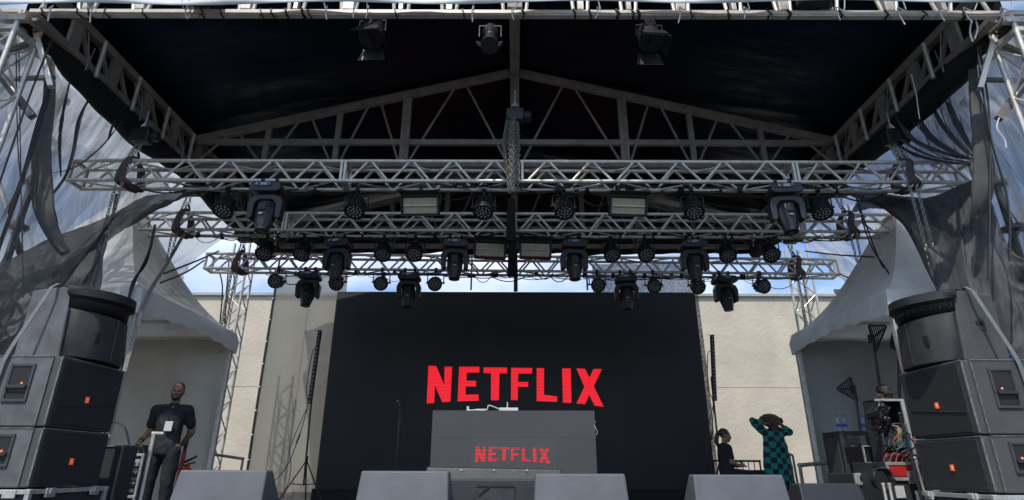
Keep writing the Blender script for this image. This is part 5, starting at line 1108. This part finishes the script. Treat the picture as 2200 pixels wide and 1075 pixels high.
# local +x is image left after the turn
limb(b, [((.17, 0, 1.35), .052), ((.37, .03, 1.54), .042), ((.10, .075, 1.50), .029)]); limb(b, [((-.17, 0, 1.35), .052), ((-.31, .03, 1.36), .042), ((-.1, .075, 1.53), .029)])
hand(b, (.09, .08, 1.50), (-1, .1, .15), (0, -1, 0), 1, .92, .3); hand(b, (-.1, .08, 1.53), (1, .1, .2), (0, -1, 0), -1, .92, .3)
for sx in (-1, 1): limb(b, [((sx * .09, 0, .9), .09), ((sx * .1, -.02, .48), .058), ((sx * .1, .02, .08), .038)]); b.cap((sx * .1, .03, .035), (sx * .12, -.13, .028), .036, .03)
body = remesh(b, 'body', SKIN2, wo, .0085); eyes(T, body)
h = MB(); rr = random.Random(4)
h.M = T; h.ball((0, .03, .05), (.20, .15, .125), 18, 12)
for i in range(46):
    a, e = rr.uniform(0, 6.28), rr.uniform(-.3, 1.4); h.ball((.20 * math.cos(a) * math.cos(e), .045 + .11 * math.sin(a) * math.cos(e) * (1 if math.sin(a) > -.4 else .4), .045 + .09 * math.sin(e)), rr.uniform(.02, .04), 8, 6)
h.M = Matrix()
for i in range(14): h.cap((rr.uniform(-.12, .06), .06 + rr.uniform(-.02, .05), 1.52), (rr.uniform(-.16, .05), .07 + rr.uniform(-.02, .04), 1.40 - rr.uniform(0, .08)), .03, .018)
remesh(h, 'hair', HAIRR, wo, .009, 1)
c = MB(); torso(c, .62, 1.39, .27, .25, .215, .15); c.cap((-.16, 0, 1.355), (.16, 0, 1.355), .068, .068); c.ball((0, 0, .62), (.27, .17, .3), 18, 10)
for i in range(12): a = i * math.pi / 6; c.cap((.19 * math.cos(a), .11 * math.sin(a), .8), (.255 * math.cos(a) , .15 * math.sin(a), .32), .06, .035)
limb(c, [((.17, 0, 1.35), .08), ((.32, .03, 1.5), .085), ((.385, .03, 1.56), .06)]); limb(c, [((.36, .03, 1.53), .07), ((.27, .055, 1.53), .066)]); limb(c, [((-.17, 0, 1.35), .08), ((-.27, .03, 1.36), .08), ((-.315, .03, 1.36), .06)]); limb(c, [((-.30, .03, 1.36), .07), ((-.23, .05, 1.42), .06)])
remesh(c, 'checked_shirt', CHECK, wo, .014, 3, .022, 8)
for sx in (-1, 1): c = MB(); limb(c, [((sx * .09, 0, .8), .1), ((sx * .1, -.02, .48), .068), ((sx * .1, .02, .1), .05)]); remesh(c, 'legging', PANT, wo, .011)
for sx in (-1, 1): c = MB(); c.cap((sx * .1, .04, .04), (sx * .12, -.14, .035), .042, .036); remesh(c, 'shoe', RUB, wo, .01)

# girl in profile, seated
p0 = at(1566, 1045, 11.2); H0 = at(1561, 921, 11.2)
gi = thing('person', 'seated girl in a black tee with a ponytail, in profile, holding a phone', 'person', (p0.x, 11.2, S), (0, 0, R(94)))
hs = (H0.z - S) / 1.30; gi.scale = (hs, hs, hs)
b = MB(); T = head_mesh(b, V((0, -.04, 1.18)), Euler((R(6), 0, R(-8))), .95); b.cap((0, .0, 1.0), (0, -.02, 1.12), .048, .046); torso(b, .55, 1.02, .15, .13, .155, .1); b.cap((-.14, 0, .98), (.14, 0, .98), .048, .048)
for sx in (-1, 1):
    limb(b, [((sx * .165, 0, .98), .048), ((sx * .19, -.02, .74), .04), ((sx * .09, -.2, .68), .028)]); hand(b, (sx * .085, -.21, .68), (-sx * .3, -1, .25), (-sx * 1, -.2, .1), sx, .9, .8)
    limb(b, [((sx * .09, 0, .56), .085), ((sx * .11, -.38, .54), .06), ((sx * .1, -.4, .1), .04)]); b.cap((sx * .1, -.38, .035), (sx * .1, -.54, .03), .036, .03)
body = remesh(b, 'body', SKIN3, gi, .0085); eyes(T, body)
h = MB(); h.M = T; h.ball((0, .028, .045), (.085, .098, .088), 16, 10); h.ball((0, .125, .04), .035); h.M = Matrix(); h.cap((0, .1, 1.2), (.0, .13, 1.08), .038, .035); h.cap((0, .13, 1.08), (0, .1, .96), .035, .015); remesh(h, 'hair', HAIRK, gi, .008, 1)
c = MB(); torso(c, .52, 1.03, .17, .155, .17, .12); c.cap((-.15, 0, .985), (.15, 0, .985), .062, .062)
for sx in (-1, 1): limb(c, [((sx * .165, 0, .98), .064), ((sx * .182, -.012, .82), .06)])
remesh(c, 'tee_shirt', TEE, gi, .013, 3, .010)
c = MB(); c.ball((0, -.125, .82), (.075, .012, .06), 10, 6); c.build('shirt_print', WHP, gi, smooth=180)
c = MB(); c.ball((0, 0, .55), (.16, .13, .1))
for sx in (-1, 1): limb(c, [((sx * .09, 0, .56), .1), ((sx * .11, -.38, .54), .075), ((sx * .1, -.4, .12), .055)])
remesh(c, 'trousers', PANT, gi, .011)
for sx in (-1, 1): c = MB(); c.cap((sx * .1, -.37, .04), (sx * .1, -.55, .035), .042, .036); remesh(c, 'shoe', RUB, gi, .01)
t = thing('smartphone', 'small dark phone held in the hands of the seated girl', 'phone', V((p0.x, 11.2, S)) + Matrix.Rotation(R(94), 3, 'Z') @ V((0, -.30, .71)) * hs, (R(-50), 0, R(94)))
m = MB(); m.box((0, 0, 0), (.072, .009, .145)); m.build('case', BLK, t, bevel=.003); m = MB(); m.box((0, .0052, 0), (.064, .002, .13)); m.build('screen', DGL, t)
t = thing('road_case', 'low black road case used as a seat by the girl', 'case', (p0.x + .02, 11.2, S))
m = MB(); m.box((0, .02, .245 * hs - .01), (.5, .55, .49 * hs - .03)); m.build('body', BOXD, t, bevel=.012); m = MB(); m.box((0, .02, .49 * hs - .02), (.52, .57, .02)); m.build('lid_trim', CASEA, t, bevel=.004)
a, b_ = at(1590, 1010, 12.2), at(1640, 1010, 12.2); t = thing('road_case', 'long low dark case behind the woman in the checked shirt', 'case', ((a.x + b_.x) / 2, 12.2, S))
m = MB(); m.box((0, 0, (a.z - S) / 2), (1.1, .5, a.z - S)); m.build('body', BOXD, t, bevel=.012); m = MB(); m.bar((-.56, -.255, a.z - S - .012), (.56, -.255, a.z - S - .012), .025); m.build('edge_trim', PLG, t)
# bystander behind her: only a hand and an arm edge show in the photo -> the hand holding on in front of her is left to her own pose

# technician behind the rack (black cap)
p0 = at(1929, 990, 7.6); H0 = at(1929, 828, 7.6)
te = thing('person', 'technician in a black cap, only his face showing behind the wired rack', 'person', (p0.x, 7.6, S), (0, 0, R(-8)))
hs = (H0.z - S) / 1.56; te.scale = (hs, hs, hs)
b = MB(); T = head_mesh(b, V((0, -.04, 1.43)), Euler((R(14), 0, 0)), 1.0); b.cap((0, .02, 1.24), (0, -.01, 1.36), .058, .054); torso(b, .74, 1.25, .165, .155, .18); b.cap((-.17, 0, 1.2), (.17, 0, 1.2), .055, .055)
for sx in (-1, 1):
    limb(b, [((sx * .19, 0, 1.2), .058), ((sx * .24, -.06, .95), .045), ((sx * .13, -.25, .92), .03)]); hand(b, (sx * .12, -.26, .92), (-sx * .4, -1, -.1), (0, 0, -1), sx, 1, .6); limb(b, [((sx * .1, 0, .74), .095), ((sx * .13, -.16, .42), .065), ((sx * .13, .04, .09), .042)]); b.cap((sx * .13, .06, .04), (sx * .14, -.12, .03), .04, .034)
body = remesh(b, 'body', SKIN1, te, .009); eyes(T, body)
c = MB(); c.M = T; c.ball((0, .015, .065), (.085, .1, .072), 18, 12); c.box((0, -.1, .055), (.13, .1, .012), Euler((R(10), 0, 0))); remesh(c, 'cap', RUB, te, .008, 2)
c = MB(); torso(c, .72, 1.26, .185, .175, .195, .13); c.cap((-.18, 0, 1.21), (.18, 0, 1.21), .07, .07)
for sx in (-1, 1): limb(c, [((sx * .19, 0, 1.2), .074), ((sx * .225, -.04, 1.02), .066)])
remesh(c, 'tee_shirt', TEE, te, .012)
c = MB(); c.ball((0, 0, .74), (.175, .125, .11))
for sx in (-1, 1): limb(c, [((sx * .1, 0, .74), .11), ((sx * .13, -.16, .42), .085), ((sx * .13, .04, .1), .065)])
remesh(c, 'trousers', PANT, te, .012)
for sx in (-1, 1): c = MB(); c.cap((sx * .13, .07, .045), (sx * .14, -.14, .04), .047, .042); remesh(c, 'shoe', RUB, te, .011)

# ------------------------------------------------------------------ left side gear
A, B = at(226, 957, 6.2), at(268, 957, 6.2)
t = thing('speaker_cabinet', 'black cabinet with a pale edge line right of the left speaker stack', 'cabinet', (A.x, 6.2, S)); hh = A.z - S; wd = B.x - A.x
m = MB(); m.box((wd / 2 - .1, .12, hh / 2), (wd + .2, .24, hh)); m.build('body', BOXD, t, bevel=.01); m = MB(); m.bar((wd - .012, -.006, .02), (wd - .012, -.006, hh - .01), .014); m.bar((-.18, -.006, hh - .008), (wd, -.006, hh - .008), .012); build_each(m, 'edge_trim', STEEL, t)
A, B = at(264, 975, 6.9), at(308, 975, 6.9); t = thing('amplifier_rack', 'open rack of amplifiers with metal trim in front of the standing man', 'equipment rack', ((A.x + B.x) / 2, 6.9, S)); hh = A.z - S; wd = B.x - A.x
m = MB(); m.box((0, .11, hh / 2), (wd, .16, hh)); m.build('body', BOXD, t, bevel=.008)
m = MB()
for x in (-wd / 2 + .012, wd / 2 - .012): m.bar((x, .03, .02), (x, .03, hh - .01), .025)
for z in (hh - .012, hh * .45): m.bar((-wd / 2, .028, z), (wd / 2, .028, z), .028)
m.build('rack_trim', CASEA, t, bevel=.003)
for i, (z, hgt, mm_) in enumerate(((hh * .88, .07, CASEA), (hh * .76, .06, PLG), (hh * .62, .08, BLK), (hh * .52, .05, PLG))):
    m = MB(); m.box((0, .03, z), (wd - .06, .03, hgt)); u = m.build('rack_unit', mm_, t, bevel=.003); m = MB()
    for k in range(5): m.lathe([(0, .011), (.015, .009)], (-wd * .35 + k * wd * .17, .014, z), (0, -1, 0), 8)
    build_each(m, 'knob', LENS, u)
q = at(300, 955, 7.0); t = thing('cable_box', 'small grey connector box with black cables on the rack by the man', 'connector box', (q.x - .1, 7.1, S + hh + .002))
m = MB(); m.box((0, 0, .05), (.2, .16, .1)); m.build('case', PLG, t, bevel=.005)
m = MB(); m.path(curve([(-.05, -.05, .1), (-.16, -.05, .3), (-.34, -.05, .34), (-.4, 0, .1)], 16), .012, 5); m.path(curve([(0, -.08, .06), (.12, -.12, .1), (.2, -.1, -.05)], 10), .01, 5); m.build('cable', CABLE, t)
q = at(259, 945, 6.9); t = thing('plug_box', 'small rusty red and white plug on the black cabinet by the tent post', 'plug', (q.x, 6.6, S + at(226, 957, 6.2).z - S + .002))
m = MB(); m.box((0, 0, .06), (.06, .07, .12)); m.build('body', mat('rusty brown plastic', (.12, .06, .045), .6, 0, .3, 12), t, bevel=.006); m = MB(); m.box((.05, -.01, .1), (.07, .05, .04)); m.build('connector', WHP, t, bevel=.004)
# fire extinguisher
q = at(397, 1035, 8.4); t = thing('fire_extinguisher', 'red fire extinguisher standing behind the leftmost wedge monitor', 'fire extinguisher', (q.x, 8.4, S)); zt_ = at(397, 985, 8.4).z - S; k = zt_ / .62
m = MB(); m.lathe([(0, .09), (.01, .1), (.42 * k, .1), (.5 * k, .07), (.53 * k, .03), (.56 * k, .028)], (0, 0, 0), (0, 0, 1), 18); m.build('cylinder', RED, t, smooth=40)
m = MB(); m.bar((-.05, 0, .58 * k), (.11, -.02, .64 * k), .025); m.bar((-.03, 0, .555 * k), (.1, -.01, .58 * k), .02); m.build('handle', BLK, t)
m = MB(); m.path(curve([(-.03, 0, .55 * k), (-.13, -.02, .5 * k), (-.15, -.02, .3 * k), (-.12, -.04, .12)], 12), .014, 6); m.lathe([(0, .02), (.1, .028)], (-.12, -.04, .14), (0, 0, -1), 8); m.build('hose', RUB, t)
q = at(383, 1000, 8.3); m = MB(); m.tube((q.x, 8.35, S), (q.x + .02, 8.35, q.z + .18), .035, .03); t = thing('fire_extinguisher', 'slim red extinguisher with a black horn left of the other extinguisher', 'fire extinguisher', (q.x, 8.35, S)); m.build('cylinder', RED, t, world=True, smooth=40)
m = MB(); m.tube((q.x + .02, 8.35, q.z + .18), (q.x + .035, 8.35, q.z + .5), .022, .03); m.build('horn', RUB, t, world=True)

# ------------------------------------------------------------------ right side gear
A, B = at(1803, 926, 8.6), at(1905, 926, 8.6); hh = A.z - S; wd = B.x - A.x
t = thing('speaker_cabinet', 'black upright cabinet with a white label inside the right tent, bottles on top', 'cabinet', (A.x, 8.6, S))
m = MB(); m.box((wd / 2, .25, hh / 2), (wd, .5, hh)); m.build('body', BOXD, t, bevel=.01)
m = MB(); m.box((-.008, .25, hh / 2 - .02), (.014, .36, hh - .14)); m.build('door', mat('charcoal panel', (.06, .062, .06), .5, 0, .2, 5), t, bevel=.004); m = MB(); m.box((wd * .35, -.004, hh - .17), (.2, .006, .085)); m.build('label', WHP, t)
for i, px in enumerate((1803, 1816, 1851, 1858)):
    q = at(px, 920, 8.75); t = thing('water_bottle', '%s water bottle with a blue cap on the cabinet in the right tent' % ['leftmost', 'second', 'third', 'rightmost'][i], 'bottle', (q.x, 8.75, S + hh + .002), group='water bottles on the black cabinet')
    m = MB(); m.lathe([(0, .03), (.015, .033), (.14, .033), (.18, .014), (.205, .013)], (0, 0, 0), (0, 0, 1), 12); m.build('bottle_body', mat('clear water plastic', (.42, .46, .5), .15, 0, .1, 10, alpha=(.5, .7)), t, smooth=40)
    m = MB(); m.lathe([(.0, .0345), (.045, .0345)], (0, 0, .06), (0, 0, 1), 12); m.build('label', mat('blue label', (.03, .07, .35), .4, 0, .2, 20), t); m = MB(); m.lathe([(0, .015), (.022, .015)], (0, 0, .203), (0, 0, 1), 10); m.build('bottle_cap', MATS['blue label'], t)
def antenna(pts, foot, Y, lab, tilt=0):
    """paddle antenna: triangular frame of rungs on a stand"""
    P = [at(x, y, Y) for x, y in pts]; f = at(foot[0], foot[1], Y); t = thing('paddle_antenna', lab, 'antenna', (f.x, Y, S), group='black paddle antennas in the right tent'); O = V((f.x, Y, S))
    a, b, c = [p - O for p in P]             # a = narrow tip, b and c = ends of the wide edge
    m = MB(); m.bar(a.lerp(b, .06), b, .014, .02); m.bar(a.lerp(c, .06), c, .014, .02); m.bar(b, c, .02, .02); m.bar(a.lerp(b, .06), a.lerp(c, .06), .014)
    for i in range(1, 9): u = i / 9; m.bar(a.lerp(b, u), a.lerp(c, u), .01, .014)
    mid = (b + c) / 2; m.bar(a.lerp(mid, .3), mid, .05, .02); m.build('paddle', BLK, t)
    m = MB(); m.box(mid + V((.0, .03, 0)), (.07, .05, .12)); m.build('mount', BLK, t, bevel=.006)
    m = MB(); m.tube(mid, (0.0, .02, .12), .011); m.tube(mid + V((.03, .03, -.1)), (.05, .03, .3), .007); m.build('pole', BLK, t)
    for k in range(3): an = R(30 + 120 * k); m = MB(); m.tube((0, .02, .3), (.28 * math.cos(an), .02 + .28 * math.sin(an), .012), .01); m.build('leg', BLK, t)
antenna([(1796, 836), (1827, 811), (1843, 862)], (1857, 1010), 8.3, 'black paddle antenna pointing left inside the right tent, lower one')
antenna([(1912, 745), (1925, 676), (1932, 756)], (1914, 1000), 7.9, 'black paddle antenna seen edge on below the right tent corner')
antenna([(1905, 700), (1866, 700), (1882, 755)], (1908, 1000), 8.2, 'dim black paddle antenna hanging high inside the right tent')
# dark tent sign-less bag
FILM = mat('shiny black plastic film', (.010, .010, .011), .4, 0, .2, 9, .3, 18, bdist=.02); Yb = 6.8
t = thing('plastic_bag', 'crumpled black plastic bag draped over the left side of the wired rack', 'bag', at(1880, 930, Yb))
rows_ = [[at(1868, 872, Yb), at(1884, 862, Yb - .03), at(1904, 868, Yb), at(1912, 876, Yb + .05)], [at(1862, 888, Yb + .03), at(1880, 880, Yb - .1), at(1900, 886, Yb - .06), at(1908, 892, Yb + .05)],
         [at(1866, 905, Yb + .03), at(1884, 905, Yb - .09), at(1898, 908, Yb - .07), at(1906, 908, Yb + .04)], [at(1876, 925, Yb + .03), at(1886, 932, Yb - .05), at(1894, 930, Yb - .05), at(1900, 922, Yb + .03)]]
def crumple(u, v, p):
    f = .09 * abs(noise.noise(V((p.x * 9, 3, p.z * 9)))) + .05 * abs(noise.noise(V((p.x * 21, 7, p.z * 17)))) + .02 * noise.noise(V((p.x * 40, 1, p.z * 40)))
    return (.5 * f - .02, -f, .6 * f - .02)
m = MB(); m.sheet(patch(rows_, 40, 40, crumple)); m.build('bag_body', FILM, t, world=True, smooth=35, solid=.004)
# wired rack
Yr = 6.9; A, B = at(1872, 868, Yr), at(1930, 868, Yr); zt_ = at(1925, 858, Yr).z; x0 = at(1890, 920, Yr).x; x1 = at(1962, 960, Yr).x; hh = zt_ - S
t = thing('patch_rack', 'tall open rack with tangled coloured patch wires beside the right speaker stack', 'equipment rack', ((x0 + x1) / 2, Yr, S)); wd = x1 - x0
m = MB(); m.box((0, .12, hh - .012), (wd, .24, .024)); m.box((-wd / 2 + .012, .12, hh / 2), (.024, .24, hh - .03)); m.box((wd / 2 - .012, .12, hh / 2), (.024, .24, hh - .03)); m.box((0, .23, hh / 2), (wd - .05, .02, hh - .04)); m.build('body', BOXD, t)
m = MB(); m.bar((wd / 2 - .02, -.012, .02), (wd / 2 - .02, -.012, hh), .04, .024, up=(0, 1, 0)); m.bar((-wd / 2, -.012, hh - .012), (wd / 2, -.012, hh - .012), .022, .026); m.bar((-wd / 2 + .01, -.012, .02), (-wd / 2 + .01, -.012, hh - .3), .02); m.build('rack_rail', CASEA, t, bevel=.003)
for i in range(6):
    z = at(1940, 915, Yr).z - S - i * .066; m = MB(); m.box((.06, .0, z), (wd - .18, .05, .056)); u = m.build('patch_panel', mat('grey panel paint', (.13, .13, .125), .5, .2, .25, 10), t, bevel=.003); m = MB()
    for r_ in range(2):
        for k in range(9): m.lathe([(0, .010), (.008, .010)], (-wd / 2 + .17 + k * (wd - .24) / 9, -.025, z - .013 + .026 * r_), (0, -1, 0), 6)
    m.build('socket', RUB, u)
rr = random.Random(12)
for nme, colr, n in (('green_wire', (.02, .09, .06), 9), ('red_wire', (.30, .05, .05), 4), ('blue_wire', (.05, .09, .14), 8), ('yellow_wire', (.35, .26, .08), 3), ('black_wire', (.012, .012, .014), 16)):
    m = MB(); mm_ = mat(nme.replace('_', ' ') + ' sheath', colr, .5, 0, .2, 10)
    for i in range(n):
        xa, za = rr.uniform(-wd / 2 + .05, wd * .32), at(1930, rr.uniform(912, 945), Yr).z - S; xb, zb_ = rr.uniform(-wd / 2 - .02, wd * .2), at(1930, rr.uniform(955, 985), Yr).z - S
        m.path(curve([(xa, -.03, za), (xa + rr.uniform(-.08, .03), -.09, za - .03), ((xa + xb) / 2 + rr.uniform(-.1, .1), -.1, (za + zb_) / 2 - .05), (xb, -.06, zb_), (xb + rr.uniform(-.04, .04), -.03, zb_ - .06)], 14), .009, 5)
    m.build(nme, mm_, t, smooth=60)
A, B = at(1862, 965, 7.3), at(1890, 965, 7.3); t = thing('audio_mixer', 'grey rack unit with a pale frame left of the coloured wires', 'rack unit', (A.x + .06, 7.3, S)); z = A.z - S
m = MB(); m.box((.06, .2, z - .06), (.34, .4, .20)); m.build('body', BLK, t, bevel=.006); m = MB()
for zz in (z + .035, z - .155): m.bar((-.11, -.006, zz), (.23, -.006, zz), .018)
for x in (-.105, .225): m.bar((x, -.006, z - .15), (x, -.006, z + .03), .018)
build_each(m, 'edge_trim', CASEA, t)
m = MB(); m.box((.06, .2, z + .1), (.28, .3, .1)); m.build('top_unit', PLG, t, bevel=.006)
m = MB(); m.box((.06, .22, (z - .165) / 2), (.3, .34, z - .165)); m.build('stand', BLK, t)
# red flight case and silver case, cable coil
A, B = at(1905, 1000, 6.1), at(1970, 1000, 6.1); t = thing('flight_case', 'flight case with a red band and silver latch under the wired rack', 'flight case', ((A.x + B.x) / 2 + .02, 6.1, S)); wd = B.x - A.x + .06; zr = at(1930, 1012, 6.1).z - S; hh = at(1930, 993, 6.1).z - S
m = MB(); m.box((0, .3, hh / 2), (wd, .6, hh - .004)); m.build('body', BOXD, t, bevel=.006); m = MB(); m.box((-.02, -.008, zr), (wd - .09, .012, .1)); m.build('red_band', RED, t)
m = MB()
for z in (hh - .015, zr - .075): m.bar((-wd / 2, -.006, z), (wd / 2, -.006, z), .03)
for x in (-wd / 2 + .01, wd / 2 - .01): m.bar((x, -.005, zr - .08), (x, -.005, hh), .022)
m.build('edge_trim', CASEA, t, bevel=.003); m = MB(); m.box((.03, -.022, zr - .06), (.06, .02, .12)); m.box((.03, -.036, zr - .03), (.04, .012, .05)); m.build('latch', BRIGHT, t, bevel=.004)
m = MB(); m.box((-.1, -.012, zr - .19), (.09, .006, .11)); m.build('label', WHP, t)
m = MB()
for i in range(6): x = -.18 + .06 * i; m.path(curve([(x, .02, hh + .0), (x + .03, -.0, hh + .07), (x + .1, .02, hh + .05 + .02 * (i % 2)), (x + .16, .05, hh)], 10), .008, 5)
build_each(m, 'red_cable', MATS['red wire sheath'], t)
A, B = at(1838, 1018, 6.6), at(1890, 1018, 6.6); t = thing('silver_case', 'case with two bright aluminium bars beside the black cable coil', 'case', (A.x, 6.6, S)); zt_ = A.z - S; wd = B.x - A.x
m = MB(); m.box((wd / 2, .3, zt_ / 2), (wd, .6, zt_)); m.build('body', BOXD, t, bevel=.006)
m = MB()
for z in (zt_ - .01, zt_ - .095, .2, .1): m.bar((-.01, -.008, z), (wd + .01, -.008, z), .032)
m.box((.0, -.01, zt_ - .05), (.05, .03, .1)); build_each(m, 'edge_trim', CASEA, t, bevel=.003)
q = at(1891, 1030, 6.0); t = thing('cable_coil', 'coil of thick black cable hanging in front of the silver case', 'cable coil', q); m = MB()
for i in range(4):
    r0 = .085 + .004 * i; m.path([(r0 * math.cos(a * math.pi / 12), -.02 * i + .01 * math.sin(a), r0 * 1.05 * math.sin(a * math.pi / 12) - .0) for a in range(25)], .012, 6)
m.build('loop', CABLE, t, smooth=60); m = MB(); m.box((.0, .0, .1), (.02, .1, .05)); m.bar((.02, .02, .09), (.02, .12, .12), .012); m.build('tie', BLK, t)
for i, (px, lab) in enumerate(((1899, 'left one of two pale tubes standing in front of the red banded case'), (1912, 'right one of two pale tubes standing in front of the red banded case'))):
    q = at(px, 1050, 5.9); m = MB(); m.tube((q.x, 5.9, S), (q.x, 5.9, q.z + .03), .013); m.lathe([(0, .017), (.02, .017)], (q.x, 5.9, q.z + .03), (0, 0, 1), 8); tag(m.build('metal_tube', ALU, None, smooth=40), lab, 'tube')
for i, px in enumerate((1977, 1988)):
    q = at(px - 10, 1040, 5.6); q2 = at(px - 36, 860, 5.6) ; m = MB(); m.tube((q.x + .04, 5.6, S), (q.x, 5.6, at(px, 985 if i else 890, 5.6).z), .012); m.ball((q.x, 5.6, at(px, 985 if i else 890, 5.6).z), .018); tag(m.build('stand_pole', BLK if i == 0 else STEEL, None, smooth=40), ('tall thin black pole against the right speaker stack', 'short steel pole against the right speaker stack')[i], 'pole')
q = at(1940, 590, 7.0)
# white lit corner post of the right tent is part of the tent
